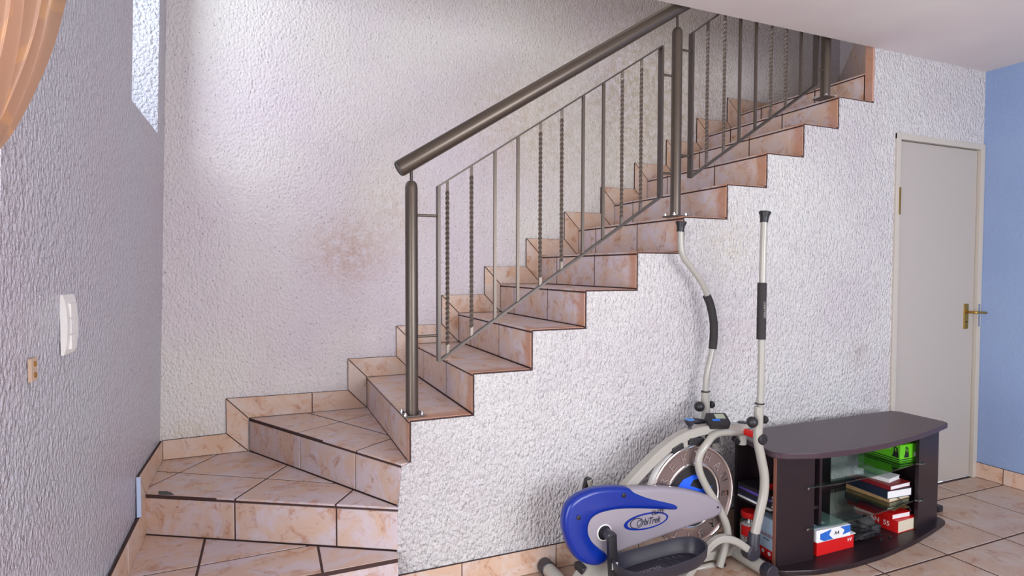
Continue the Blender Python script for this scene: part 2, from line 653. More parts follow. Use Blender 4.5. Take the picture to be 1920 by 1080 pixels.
def lettering(text, size, origin, ux, uy, mat, parent, shear=0.0, sx=1.0, name='lettering', spacing=1.0):
    """flat lettering in the plane (ux, uy) at origin"""
    me = glyphs(text, size, shear, spacing=spacing)
    ux = Vector(ux).normalized()
    uy = Vector(uy).normalized()
    uz = ux.cross(uy).normalized()
    o3 = Vector(origin)
    for v in me.vertices:
        c = v.co.copy()
        v.co = o3 + ux * c.x * sx + uy * c.y + uz * c.z
    me.name = name
    o = bpy.data.objects.new(name, me)
    COL.objects.link(o)
    me.materials.clear()
    me.materials.append(M[mat])
    if parent:
        o.parent = parent
        o.matrix_parent_inverse = Matrix.Translation(-parent_loc(parent))
    return o


# ---- polygon clipping for tiles (2D)
def clip(poly, a, b, c):
    """keep a*x+b*y<=c"""
    out = []
    for i in range(len(poly)):
        p, q = poly[i], poly[(i + 1) % len(poly)]
        dp = a * p[0] + b * p[1] - c
        dq = a * q[0] + b * q[1] - c
        if dp <= 0:
            out.append(p)
        if dp * dq < 0:
            t = dp / (dp - dq)
            out.append((p[0] + (q[0] - p[0]) * t, p[1] + (q[1] - p[1]) * t))
    return out


def areap(poly):
    return sum(poly[i][0] * poly[(i + 1) % len(poly)][1] - poly[(i + 1) % len(poly)][0] * poly[i][1] for i in range(len(poly))) / 2


def split(polys, lines):
    for (p, q) in lines:
        a, b = q[1] - p[1], p[0] - q[0]
        l = math.hypot(a, b)
        a, b = a / l, b / l
        c = a * p[0] + b * p[1]
        nxt = []
        for pl in polys:
            for s in (1, -1):
                r = clip(pl, a * s, b * s, c * s)
                if len(r) > 2 and abs(areap(r)) > 2e-4:
                    nxt.append(r)
        polys = nxt
    return polys


def inset(poly, g):
    if areap(poly) < 0:
        poly = poly[::-1]
    out = list(poly)
    for i in range(len(poly)):
        p, q = poly[i], poly[(i + 1) % len(poly)]
        a, b = q[1] - p[1], p[0] - q[0]
        l = math.hypot(a, b)
        if l < 1e-6:
            continue
        a, b = a / l, b / l
        out = clip(out, a, b, a * p[0] + b * p[1] - g)
        if len(out) < 3:
            return []
    return out


def tiles(poly, lines, P0, U, V, Nv, parent, mat, g=0.0048, th=0.008, name='tile', jit=0.0006):
    P0, U, V, Nv = Vector(P0), Vector(U), Vector(V), Vector(Nv)
    for pl in split([list(poly)], lines):
        q = inset(pl, g)
        if len(q) < 3 or abs(areap(q)) < 3e-4:
            continue
        dz = random.uniform(-jit, jit)
        top = inset(q, 0.0012)
        if len(top) != len(q):
            top = None
        bm = bm_new()
        base = [P0 + U * a + V * b - Nv * (th) for a, b in q]
        mid = [P0 + U * a + V * b - Nv * (0.0012 - dz if top else -dz) for a, b in q]
        vb = [bm.verts.new(p) for p in base]
        vm = [bm.verts.new(p) for p in mid]
        n = len(q)
        for i in range(n):
            bm.faces.new((vb[i], vb[(i + 1) % n], vm[(i + 1) % n], vm[i]))
        bm.faces.new(vb[::-1])
        if top:
            vt = [bm.verts.new(P0 + U * a + V * b + Nv * dz) for a, b in top]
            # match start index
            best = min(range(n), key=lambda s: sum((vt[(i + s) % n].co - vm[i].co).length for i in range(n)))
            vt = [vt[(i + best) % n] for i in range(n)]
            for i in range(n):
                bm.faces.new((vm[i], vm[(i + 1) % n], vt[(i + 1) % n], vt[i]))
            bm.faces.new(vt)
        else:
            bm.faces.new(vm)
        link(name, bm, mat, parent)


def struct(name, bm, mat, parent=None, **kw):
    return link(name, bm, mat, parent, kind='structure', **kw)


# ================================================================== SETTING
TG = 0.4436   # floor tile pitch
fx0 = XR - 0.416
YB = -4.2     # rear of the room
XL = -1.02
bm = bm_new()
addbox(bm, (XL, YB, ZF - 0.15), (XR, 0.02, ZF - 0.002))
floor = struct('floor', bm, 'grout')
xs = sorted([fx0 - TG * k for k in range(0, 10)] + [XR, XL])
xs = [x for x in xs if XL <= x <= XR]
ys = sorted([-0.1655 - TG * k for k in range(0, 10)] + [0.0, YB])
ys = [y for y in ys if YB <= y <= 0]
for i in range(len(xs) - 1):
    for j in range(len(ys) - 1):
        if xs[i + 1] - xs[i] < 0.03 or ys[j + 1] - ys[j] < 0.03:
            continue
        tiles([(xs[i], ys[j]), (xs[i + 1], ys[j]), (xs[i + 1], ys[j + 1]), (xs[i], ys[j + 1])], [], (0, 0, ZF), (1, 0, 0), (0, 1, 0), (0, 0, 1), floor, 'tile', g=0.0055)

# ceiling slab over the room, its edge stops at the stair well
bm = bm_new()
addbox(bm, (XL, YB, ZC), (XR, 0.0, ZC + 0.17))
struct('ceiling', bm, 'ceiling')
bm = bm_new()
addbox(bm, (XL - 0.25, -0.05, 4.1), (XR, YW + 0.1, 4.2))
struct('ceiling_upper', bm, 'shell')

# back wall behind the stair
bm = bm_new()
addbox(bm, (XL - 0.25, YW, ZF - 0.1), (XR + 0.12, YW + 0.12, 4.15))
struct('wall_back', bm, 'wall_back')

# right wall (blue below, upper stair well the same plaster)
bm = bm_new()
addbox(bm, (XR, YB, ZF - 0.1), (XR + 0.12, 0.05, ZC + 0.1))
struct('wall_right', bm, 'wall_right')
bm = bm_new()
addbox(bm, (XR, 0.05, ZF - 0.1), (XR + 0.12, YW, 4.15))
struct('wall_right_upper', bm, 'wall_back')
# room wall above the ceiling slab, closing the well towards the room
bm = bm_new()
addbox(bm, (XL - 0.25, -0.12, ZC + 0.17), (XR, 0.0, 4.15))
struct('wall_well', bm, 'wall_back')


# left wall, a little out of plumb, with the slit window and the patio opening
def xl(z):
    return -1.013 + 0.027 * z


def leftslab(bm, y0, y1, z0, z1, th=0.23):
    pts = [(xl(z0), y0, z0), (xl(z0), y1, z0), (xl(z1), y1, z1), (xl(z1), y0, z1)]
    prism(bm, pts, (-th, 0, 0))


SY0, SY1, SZ0, SZ1 = 0.25, 0.84, 1.235, 3.0     # slit window
PY0, PY1, PZ1 = -2.75, -0.94, 1.62                # patio window
bm = bm_new()
leftslab(bm, PY1, SY0, ZF - 0.1, 4.15)
leftslab(bm, SY1, YW + 0.02, ZF - 0.1, 4.15)
leftslab(bm, SY0, SY1, ZF - 0.1, SZ0)
leftslab(bm, SY0, SY1, SZ1, 4.15)
leftslab(bm, YB - 0.1, PY0, ZF - 0.1, ZC + 0.1)
leftslab(bm, PY0, PY1, PZ1, ZC + 0.1)
struct('wall_left', bm, 'wall_left')

# rear wall; its unseen window is added for fill light on the right side
bm = bm_new()
RX0, RX1, RZ0, RZ1 = 0.1, 2.9, -0.1, 1.5
for lo, hi in (((XL - 0.2, YB - 0.15, ZF - 0.1), (RX0, YB, ZC + 0.1)), ((RX1, YB - 0.15, ZF - 0.1), (XR, YB, ZC + 0.1)),
               ((RX0, YB - 0.15, ZF - 0.1), (RX1, YB, RZ0)), ((RX0, YB - 0.15, RZ1), (RX1, YB, ZC + 0.1))):
    addbox(bm, lo, hi)
struct('wall_rear', bm, 'shell')


def window(name, axis, a0, a1, z0, z1, pos, mull):
    """frame and panes; axis 'y' = window in the left wall plane x=pos, 'x' = in the rear wall plane y=pos"""
    def bx(bm, u0, u1, w0, w1, t=0.025):
        if axis == 'y':
            addbox(bm, (pos - t, u0, w0), (pos + t, u1, w1))
        else:
            addbox(bm, (u0, pos - t, w0), (u1, pos + t, w1))
    bm = bm_new()
    f = 0.045
    bx(bm, a0, a0 + f, z0, z1)
    bx(bm, a1 - f, a1, z0, z1)
    bx(bm, a0, a1, z0, z0 + f)
    bx(bm, a0, a1, z1 - f, z1)
    for m_ in mull:
        bx(bm, m_ - f / 2, m_ + f / 2, z0, z1)
    o = struct(name, bm, 'frame')
    edges = [a0] + list(mull) + [a1]
    for i in range(len(edges) - 1):
        bm = bm_new()
        bx(bm, edges[i] + 0.01, edges[i + 1] - 0.01, z0 + 0.01, z1 - 0.01, 0.002)
        link('pane', bm, 'pane', o)
    return o


window('window_1', 'y', SY0, SY1, SZ0, SZ1, -1.19, [])
window('window_2', 'y', PY0, PY1, ZF, PZ1, -1.19, [(PY0 + PY1) / 2])
window('window_fill', 'x', RX0, RX1, RZ0, RZ1, YB - 0.10, [1.03, 1.97])

# wall under the stair: saw-toothed upper edge, door notch
DX0, DX1, DZ = 2.905, XR, 1.405
pts = [(-0.055, ZF - 0.05)]
pts += [(-0.05, -0.535), (-0.045, -0.36), (-0.030, -0.185), (0.009, -0.1725), (0.009, -0.009)]
TT = 0.009
for k in range(1, 11):
    pts.append((XS[k + 1] + 0.009, ZS[k] - TT))
    pts.append((XS[k + 1] + 0.009, ZS[k + 1] - TT if k < 10 else ZS[10] - TT))
pts[-1] = (2.702, ZS[10] - TT)
pts += [(2.702, ZC), (XR + 0.05, ZC), (XR + 0.05, DZ), (DX0, DZ), (DX0, ZF - 0.05)]
bm = bm_new()
prism(bm, [(x, 0.0, z) for x, z in pts], (0, 0.05, 0))
struct('wall_stair', bm, 'wall_stair')


# ------------------------------------------------------------------ STAIRCASE
stair = thing('staircase', 'tiled staircase climbing from the left corner to the ceiling at right', 'staircase', (0, 0.5, ZF))


def step_core(poly, z0, z1):
    bm = bm_new()
    prism(bm, [(x, y, z0) for x, y in poly], (0, 0, z1 - z0 - 0.002))
    return link('step', bm, 'grout', stair)


TJ = [0.388, 0.824]
for k in range(1, 12):
    x0, x1 = XS[k], (XS[k + 1] if k < 11 else XR - 0.002)
    z1, z0 = ZS[k], ZS[k - 1]
    core = step_core([(x0 + 0.002, 0.004), (x1 + 0.002 if k < 11 else x1, 0.004), (x1 + 0.002 if k < 11 else x1, YW), (x0 + 0.002, YW)], (z0 - 0.25 if k < 11 else z0 - 0.14) if k > 1 else ZF, z1)
    # tread tiles (run under the nosing slightly proud)
    jl = [((0, j), (1, j)) for j in TJ]
    tiles([(x0 - 0.004, 0.0), (x1, 0.0), (x1, YW), (x0 - 0.004, YW)], jl, (0, 0, z1), (1, 0, 0), (0, 1, 0), (0, 0, 1), core, 'step', g=0.0044)
    ya = 0.0 if k < 11 else 0.053
    tiles([(ya, z0), (YW, z0), (YW, z1 - 0.0115), (ya, z1 - 0.0115)], [((j, 0), (j, 1)) for j in TJ], (x0, 0, 0), (0, 1, 0), (0, 0, 1), (-1, 0, 0), core, 'step', g=0.0044)

# winder steps
APX = (-0.035, 0.0)
A_poly = [(-0.035, 0.002), (0.006, 0.002), (0.006, YW), (-0.614, YW)]
B_poly = [(-0.048, -0.004), (-0.035, 0.002), (-0.614, YW), (XL, YW), (XL, 0.562)]
C_poly = [(-0.055, -0.065), (-0.048, -0.004), (XL, 0.562), (XL, -0.065)]


def shift_in(poly, e):
    return inset(poly, e)


coreA = step_core([(-0.030, 0.008), (0.0, 0.008), (0.0, YW), (-0.612, YW)], ZF, -0.175)
tiles(A_poly, [((-0.339, 1.079), (-0.01, 0.471)), ((-0.393, 0.649), (-0.004, 0.885)), ((-0.189, 0.244), (-0.01, 0.367))],
      (0, 0, -0.175), (1, 0, 0), (0, 1, 0), (0, 0, 1), coreA, 'winder')
coreB = step_core([(-0.042, 0.004), (0, 0.012), (0, YW), (XL, YW), (XL, 0.565)], ZF, -0.35)
tiles(B_poly, [((-1.027, 0.619), (-0.761, 1.038)), ((-1.019, 0.873), (-0.285, 0.402)), ((-0.656, 0.349), (-0.446, 0.704)), ((-0.288, 0.11), (-0.202, 0.242))],
      (0, 0, -0.35), (1, 0, 0), (0, 1, 0), (0, 0, 1), coreB, 'winder')
coreC = step_core([(-0.060, -0.063), (-0.060, 0.012), (0, 0.012), (0, YW), (XL, YW), (XL, -0.063)], ZF, -0.525)
tiles(C_poly, [((-0.773, 0.395), (-0.776, 0.09)), ((-0.961, 0.167), (-0.418, 0.181)), ((-0.341, 0.126), (-0.343, -0.07))],
      (0, 0, -0.525), (1, 0, 0), (0, 1, 0), (0, 0, 1), coreC, 'winder')


bm = bm_new()
prism(bm, [atz(u, v, -0.3497) for u, v in ((297, 921), (313, 921), (322, 924), (327, 928.5), (297, 927.5))], (0, 0, 0.0006))
link('grout_patch', bm, 'char', coreB)


def winder_riser(p, q, z0, z1, joints, core):
    """vertical tiled face from p to q (plan points), joints given as plan points"""
    p, q = Vector((*p, 0)), Vector((*q, 0))
    d = (q - p)
    L_ = d.length
    d.normalize()
    nrm = Vector((d.y, -d.x, 0))
    js = [(Vector((*j, 0)) - p).dot(d) for j in joints]
    tiles([(0, z0), (L_, z0), (L_, z1 - 0.0135), (0, z1 - 0.0135)], [((j, 0), (j, 1)) for j in js], p, d, (0, 0, 1), nrm, core, 'winder', g=0.0038)


winder_riser((-0.614, YW), (-0.035, 0.0), -0.35, -0.175, [(-0.398, 0.621), (-0.19, 0.25)], coreA)
winder_riser((XL, 0.562), (-0.045, -0.004), -0.525, -0.35, [(-0.66, 0.345), (-0.293, 0.091)], coreB)
winder_riser((XL, -0.065), (-0.055, -0.065), ZF, -0.525, [(-0.36, -0.065), (-0.79, -0.065)], coreC)

# upper winder behind the ceiling edge and the tiled slab end at the top of the flight
bm = bm_new()
prism(bm, [(2.72, 0.06, 1.75), (XR, YW - 0.01, 1.75), (XR, 0.06, 1.75)], (0, 0, 0.345))
up = link('step', bm, 'grout', stair)
pA, pB = Vector((2.712, 0.056, 0)), Vector((XR - 0.004, YW - 0.004, 0))
dd = (pB - pA)
LL = dd.length
dd.normalize()
nn = Vector((-dd.y, dd.x, 0))
tiles([(0, 1.752), (LL, 1.752), (LL, 2.16), (0, 2.09)], [((0.45, 0), (0.45, 1)), ((0.9, 0), (0.9, 1))], pA + nn * 0.004, dd, (0, 0, 1), nn, up, 'step')
se = box('slab_end', (2.700, 0.0015, ZS[10] - 0.004), (2.80, 0.050, ZC + 0.16), 'grout', stair)
tiles([(0.0, ZS[10]), (0.050, ZS[10]), (0.050, ZC + 0.1), (0.0, ZC + 0.1)], [], (2.6885, 0, 0), (0, 1, 0), (0, 0, 1), (-1, 0, 0), se, 'step', g=0.001, th=0.012)

# ------------------------------------------------------------------ SKIRTINGS
SH, SW = 0.110, 0.105


def skirt(name, quads, P0, U, V, Nv, joints=(), th=0.012):
    """backing + mitred tiles; quads in (u,v)"""
    P0, U, V, Nv = map(Vector, (P0, U, V, Nv))
    bm = bm_new()
    for q in quads:
        qi = inset(q, 0.001)
        if len(qi) < 3:
            qi = q
        prism(bm, [P0 + U * a + V * b + Nv * 0.0005 for a, b in qi], Nv * (th - 0.0022))
    root = struct(name, bm, 'grout')
    for q in quads:
        tiles(q, joints, P0 + Nv * th, U, V, Nv, root, 'skirt', g=0.0022, th=0.0085)
    return root


quads = []
quads.append([(XL + 0.012, -0.35), (-0.614, -0.35), (-0.72, -0.245), (XL + 0.012, -0.25)])
quads.append([(-0.614, -0.35), (-0.614, -0.175), (-0.72, -0.062), (-0.72, -0.245)])
quads.append([(-0.614, -0.175), (0, -0.175), (-SW, -0.066), (-0.72, -0.062)])
ZU = ZS[:]
for k in range(1, 12):
    z0, z1 = ZS[k - 1], ZS[k]
    quads.append([(XS[k], z0), (XS[k], z1), (XS[k] - SW, z1 + SH), (XS[k] - SW, z0 + SH)])
    if k < 11:
        quads.append([(XS[k], z1), (XS[k + 1], z1), (XS[k + 1] - SW, z1 + SH), (XS[k] - SW, z1 + SH)])
    else:
        quads.append([(XS[k], z1), (XR, z1), (XR, z1 + SH), (XS[k] - SW, z1 + SH)])


def skirt_back(quads, joint_x):
    P0, U, V, Nv = Vector((0, YW, 0)), Vector((1, 0, 0)), Vector((0, 0, 1)), Vector((0, -1, 0))
    bm = bm_new()
    for q in quads:
        prism(bm, [P0 + U * a + V * b + Nv * 0.0005 for a, b in inset(q, 0.001)], Nv * 0.0098)
    root = struct('baseboard_back', bm, 'grout')
    for i, q in enumerate(quads):
        tiles(q, [((joint_x, 0), (joint_x, 1))] if i == 2 else [], P0 + Nv * 0.012, U, V, Nv, root, 'skirt', g=0.0022, th=0.0085)


skirt_back(quads, -0.295)
# left wall skirting
ql = [[(0.562, -0.35), (YW - 0.012, -0.35), (YW - 0.012, -0.25), (0.43, -0.232)],
      [(0.562, -0.525), (0.562, -0.35), (0.43, -0.232), (0.43, -0.40)],
      [(-0.065, -0.525), (0.562, -0.525), (0.43, -0.40), (-0.19, -0.40)],
      [(-0.065, ZF), (-0.065, -0.525), (-0.19, -0.40), (-0.19, -0.62)]]
skirt('baseboard_left', ql, (XL + 0.001, 0, 0), (0, 1, 0), (0, 0, 1), (1, 0, 0), joints=[((0.87, 0), (0.87, 1)), ((0.19, 0), (0.19, 1))])
box('trim_1', (XL + 0.003, 0.422, -0.398), (XL + 0.018, 0.429, -0.234), 'trimblue', None, kind='structure')
# under-stair wall skirting
skirt('baseboard_stair', [[(-0.055, ZF), (DX0 - 0.003, ZF), (DX0 - 0.003, ZF + 0.112), (-0.055, ZF + 0.112)]], (0, 0, 0), (1, 0, 0), (0, 0, 1), (0, -1, 0),
      joints=[((fx0 - TG * k, 0), (fx0 - TG * k, 1)) for k in range(1, 8)])
skirt('baseboard_right', [[(YB, ZF), (-0.005, ZF), (-0.005, ZF + 0.10), (YB, ZF + 0.10)]], (XR, 0, 0), (0, 1, 0), (0, 0, 1), (-1, 0, 0),
      joints=[((-0.1655 - TG * k, 0), (-0.1655 - TG * k, 1)) for k in range(0, 9)])

# ------------------------------------------------------------------ DOOR under the stair
bm = bm_new()
LX0, LX1 = 2.935, 3.700
addbox(bm, (LX0, 0.012, ZF + 0.006), (LX1, 0.050, 1.378), 0.002)
door = struct('door_1', bm, 'door')
bm = bm_new()
addbox(bm, (DX0 - 0.012, -0.012, ZF), (LX0 - 0.004, 0.09, DZ + 0.012), 0.003)
addbox(bm, (LX1 + 0.004, -0.012, ZF), (XR - 0.001, 0.09, DZ + 0.012), 0.003)
addbox(bm, (DX0 - 0.012, -0.0115, 1.382), (XR - 0.001, 0.09, DZ + 0.012), 0.003)
link('door_frame', bm, 'frame', door)
box('closet_back', (DX0, 0.09, ZF), (XR, 0.10, DZ), 'iron_dark', door)
for zc in (1.02, -0.42):
    bm = bm_new()
    for i in range(5):
        addlathe(bm, [(0.0085, 0), (0.0085, 0.030)], (LX0 - 0.002, -0.004, zc - 0.08 + i * 0.032), (0, 0, 1), 10)
    addbox(bm, (LX0 - 0.016, -0.0145, zc - 0.08), (LX0 - 0.003, -0.011, zc + 0.08))
    addbox(bm, (LX0 + 0.003, 0.010, zc - 0.08), (LX0 + 0.014, 0.013, zc + 0.08))
    link('hinge', bm, 'brass', door, label='brass hinge')
hz = 0.335
bm = bm_new()
addbox(bm, (3.600, 0.005, hz - 0.10), (3.642, 0.013, hz + 0.062), 0.003)
hp = link('handle_plate', bm, 'brass', door, label='tall brass plate with keyhole')
tube('lever', [(3.622, 0.008, hz + 0.010), (3.622, -0.04, hz + 0.010), (3.640, -0.05, hz + 0.010), (3.722, -0.05, hz + 0.004)], 0.008, 'brass', hp, 10, 3)
lathe('keyhole', [(0.0055, 0), (0.0055, 0.0015)], (3.622, 0.0045, hz - 0.055), (0, -1, 0), 'black', hp, 12)
box('strike_plate', (3.706, -0.0145, hz - 0.085), (3.726, -0.0118, hz + 0.06), 'steel', door, 0.001, label='bright steel strike plate')

# ------------------------------------------------------------------ STAIR RAILING
RY = 0.08
rail = thing('stair_railing', 'bronze steel stair railing with twisted and plain balusters and a round handrail', 'railing', (0.04, RY, 0))


def post(x, z0, z1, ztop):
    p = lathe('post', [(0.0262, 0), (0.0262, z1 - z0 - 0.03), (0.0235, z1 - z0 - 0.015), (0.016, z1 - z0 - 0.004), (0.0, z1 - z0)], (x, RY, z0 + 0.004), (0, 0, 1), 'iron', rail, 24)
    box('base_plate', (x - 0.045, RY - 0.045, z0 + 0.0005), (x + 0.045, RY + 0.045, z0 + 0.008), 'iron_dark', p, 0.001)
    for sx, sy in ((-1, -1), (1, -1), (1, 1), (-1, 1)):
        lathe('bolt', [(0.009, 0), (0.009, 0.006), (0.006, 0.007), (0.006, 0.012), (0.0, 0.013)], (x + sx * 0.035, RY + sy * 0.035, z0 + 0.008), (0, 0, 1), 'steel', p, 8)
    tube('spigot', [(x, RY, z1 - 0.01), (x, RY, ztop)], 0.0065, 'iron_dark', p, 10)
    return p


hA = aty(748, 317, RY)
hB = aty(1262, 20, RY)
hd = (hB - hA).normalized()
HZ = lambda x: hA.z + (hB.z - hA.z) / (hB.x - hA.x) * (x - hA.x)
px = [aty(772, 600, RY).x, aty(1268, 230, RY).x, aty(1548, 130, RY).x]
post(px[0], ZS[1], aty(768, 340, RY).z, HZ(px[0]))
post(px[1], ZS[6], aty(1266, 52, RY).z, HZ(px[1]))
post(px[2], ZS[10], ZS[10] + 0.94, HZ(px[2]))
hr = bm_new()
E0 = hA + hd * 0.0
E1 = hA + hd * 3.05
addtube(hr, [E0, E0 + hd * 0.004, E1], [0.0325, 0.034, 0.034], 28)
hro = link('handrail', hr, 'iron', rail, smooth=True)
lathe('end_cap', [(0.031, 0), (0.031, 0.0025), (0.027, 0.003), (0.027, 0.001), (0, 0.001)], E0, -hd, 'iron_dark', hro, 24)


def flatbar(bm, a, b, wdt=0.008, dep=0.0125):
    """flat bar standing from a to b; wdt along the panel, dep along y"""
    addtube(bm, [a, b], 1.0, sect=[(dep, wdt), (-dep, wdt), (-dep, -wdt), (dep, -wdt)], up=(0, 1, 0))


def baluster(x, z0, z1, twisted):
    bm = bm_new()
    s = 0.0062
    if not twisted:
        addtube(bm, [(x, RY, z0), (x, RY, z1)], s * 1.0, sect=[(1, 1), (-1, 1), (-1, -1), (1, -1)], up=(0, 1, 0))
        return link('baluster', bm, 'iron', rail)
    H = z1 - z0
    n = int(H / 0.006)
    rings = []
    for i in range(n + 1):
        z = z0 + H * i / n
        tt = min(max((z - z0 - 0.04) / (H - 0.08), 0), 1)
        ang = tt * (H - 0.08) / 0.085 * 2 * PI
        rings.append([bm.verts.new((x + math.cos(ang + PI / 4 + q * PI / 2) * s * 1.42, RY + math.sin(ang + PI / 4 + q * PI / 2) * s * 1.42, z)) for q in range(4)])
    for i in range(n):
        for q in range(4):
            bm.faces.new((rings[i][q], rings[i][(q + 1) % 4], rings[i + 1][(q + 1) % 4], rings[i + 1][q]))
    bm.faces.new(rings[0])
    bm.faces.new(rings[-1])
    return link('baluster', bm, 'twist', rail, label='twisted baluster')


def panel(bl, br, tl, tr, bals):
    """corner pixels of the panel frame"""
    BL, BRt = aty(*bl, RY), aty(*br, RY)
    TL = aty(*tl, RY)
    xa, xb = (BL.x + TL.x) / 2, BRt.x
    zb = lambda x: BL.z + (BRt.z - BL.z) * (x - xa) / (xb - xa)
    TRp = aty(*tr, RY)
    zt = lambda x: TL.z + (TRp.z - TL.z) * (x - xa) / (TRp.x - xa)
    bm = bm_new()
    flatbar(bm, (xa, RY, zb(xa)), (xa, RY, zt(xa)), 0.006, 0.016)
    flatbar(bm, (xb, RY, zb(xb)), (xb, RY, zt(xb)), 0.006, 0.016)
    flatbar(bm, (xa, RY, zb(xa)), (xb, RY, zb(xb)), 0.0045, 0.014)
    flatbar(bm, (xa, RY, zt(xa)), (xb, RY, zt(xb)), 0.0035, 0.012)
    link('panel_frame', bm, 'iron_dark', rail)
    for u, v, tw in bals:
        x = aty(u, v, RY).x
        baluster(x, zb(x) + 0.002, zt(x) - 0.002, tw)
    return xa, xb, zb, zt


xa, xb, zb, zt = panel((826, 677), (1237, 370), (818, 349), (1232, 92),
                       [(839, 500, 1), (884, 470, 1), (928, 440, 0), (971, 410, 0), (1013, 380, 1), (1053, 350, 1), (1093, 325, 0), (1131, 300, 0), (1166, 280, 1), (1202, 250, 1)])
xc, xd, zb2, zt2 = panel((1297, 333), (1529, 160), (1294, 62), (1340, 32),
                         [(1326, 180, 1), (1358, 160, 1), (1387, 150, 0), (1417, 140, 0), (1446, 120, 1), (1474, 110, 1), (1502, 100, 0)])


def spacer(x0, x1, z):
    tube('spacer_bar', [(x0, RY, z), (x1, RY, z)], 0.0058, 'iron', rail, 10)


spacer(px[0], xa, aty(795, 404, RY).z)
spacer(px[0], xa, aty(800, 630, RY).z)
spacer(xb, px[1], aty(1250, 141, RY).z)
spacer(xb, px[1], aty(1250, 325, RY).z)
spacer(px[1], xc, aty(1282, 94, RY).z)
spacer(px[1], xc, aty(1282, 292, RY).z)
spacer(xd, px[2], aty(1540, 131, RY).z)

# ------------------------------------------------------------------ TV STAND
ZT = -0.190
stand = thing('tv_stand', 'dark brown curved-front stand with glass shelves and books against the stair wall', 'tv stand', (2.15, -0.3, ZF))


def inf(poly, d):
    """offset outward/inward by scaling about centre"""
    cx = sum(p[0] for p in poly) / len(poly)
    cy = sum(p[1] for p in poly) / len(poly)
    return [(cx + (x - cx) * (1 + d), cy + (y - cy) * (1 + d)) for x, y in poly]


def smooth_closed(pts, rnd):
    out = []
    n = len(pts)
    for i in range(n):
        p = Vector(pts[i])
        a = Vector(pts[i - 1])
        b = Vector(pts[(i + 1) % n])
        r = rnd[i]
        if r == 0:
            out.append(tuple(p))
            continue
        s = p + (a - p).normalized() * r
        e = p + (b - p).normalized() * r
        for k in range(5):
            t = k / 4
            q = s * (1 - t) ** 2 + p * 2 * t * (1 - t) + e * t * t
            out.append(tuple(q))
    return out


front = [(1.545, -0.455), (1.70, -0.508), (1.891, -0.527), (2.111, -0.522), (2.394, -0.485), (2.62, -0.438), (2.775, -0.398)]
top_poly = smooth_closed([(1.597, -0.10), (1.512, -0.42)] + front + [(2.79, -0.37), (2.788, -0.14), (2.76, -0.10)], [0, 0.03] + [0.03, .05, .05, .05, .05, .05, 0.012] + [0.01, 0, 0])


def slab(name, poly, z0, z1, mat, parent, bev=0.004):
    bm = bm_new()
    n = len(poly)
    ring = []
    for z, e in ((z0, bev), (z0 + bev, 0), (z1 - bev, 0), (z1, bev)):
        q = inf(poly, -e / 0.5)
        ring.append([bm.verts.new((x, y, z)) for x, y in q])
    for k in range(3):
        for i in range(n):
            bm.faces.new((ring[k][i], ring[k][(i + 1) % n], ring[k + 1][(i + 1) % n], ring[k + 1][i]))
    for r in (ring[0], ring[3]):
        for t in tessellate_polygon([[v.co.copy() for v in r]]):
            bm.faces.new([r[i] for i in t])
    return link(name, bm, mat, parent, smooth=False)


slab('top_board', top_poly, ZT - 0.026, ZT, 'woodtop', stand)
slab('base_board', top_poly, ZF + 0.001, ZF + 0.024, 'wood', stand)
ZB, ZU_ = ZF + 0.024, ZT - 0.026
FPL = (1.547, 1.765)
FPR = (2.53, 2.735)
bm = bm_new()
prism(bm, [(1.548, -0.405, ZB), (1.560, -0.418, ZB), (1.765, -0.432, ZB), (1.765, -0.416, ZB), (1.560, -0.400, ZB)], (0, 0, ZU_ - ZB))
link('front_panel', bm, 'wood', stand)
box('edge_band', (1.5455, -0.417, ZB), (1.5485, -0.402, ZU_), 'copper', stand)
bm = bm_new()
prism(bm, [(2.515, -0.418, ZB), (2.745, -0.372, ZB), (2.745, -0.354, ZB), (2.515, -0.400, ZB)], (0, 0, ZU_ - ZB))
link('front_panel', bm, 'wood', stand)
box('partition', (1.835, -0.400, ZB), (1.852, -0.13, ZU_), 'wood', stand)
box('partition', (2.600, -0.36, ZB), (2.616, -0.13, ZU_), 'wood', stand)
box('side_panel', (2.727, -0.355, ZB), (2.745, -0.13, ZU_), 'wood', stand)
box('back_board', (1.60, -0.128, ZB), (1.852, -0.112, ZU_), 'wood', stand)
box('back_board', (2.53, -0.128, ZB), (2.745, -0.112, ZU_), 'wood', stand)
box('back_board', (2.150, -0.128, ZB), (2.250, -0.112, ZU_), 'wood', stand, label='narrow upright back board')
box('back_rail', (2.250, -0.128, -0.556), (2.53, -0.112, -0.528), 'wood', stand)
box('side_shelf', (1.585, -0.395, -0.500), (1.835, -0.13, -0.485), 'wood', stand)


def gshelf(z, z1):
    p = [(1.853, -0.14), (1.853, -0.40)] + [(1.712, -0.440), (1.90, -0.452), (2.10, -0.448), (2.30, -0.430), (2.50, -0.405)] + [(2.598, -0.39), (2.598, -0.14)]
    p = [(1.855, -0.14), (1.855, -0.425), (1.72, -0.434), (1.72, -0.440), (1.90, -0.456), (2.10, -0.450), (2.30, -0.434), (2.505, -0.408), (2.53, -0.425), (2.56, -0.42), (2.597, -0.37), (2.597, -0.14)]
    bm = bm_new()
    prism(bm, [(x, y, z) for x, y in p], (0, 0, 0.006))
    g = link('glass_shelf', bm, 'glass', stand, label='tinted glass shelf with curved front edge')
    lathe('shelf_pin', [(0.005, 0), (0.005, 0.008), (0, 0.009)], (1.714, -0.436, z + 0.002), (0, -1, 0), 'steel', g, 10)
    return g


G1, G2 = -0.375, -0.562
gshelf(G1, 0)
gshelf(G2, 0)


def rotz(a):
    return Matrix.Rotation(a, 3, 'Z')


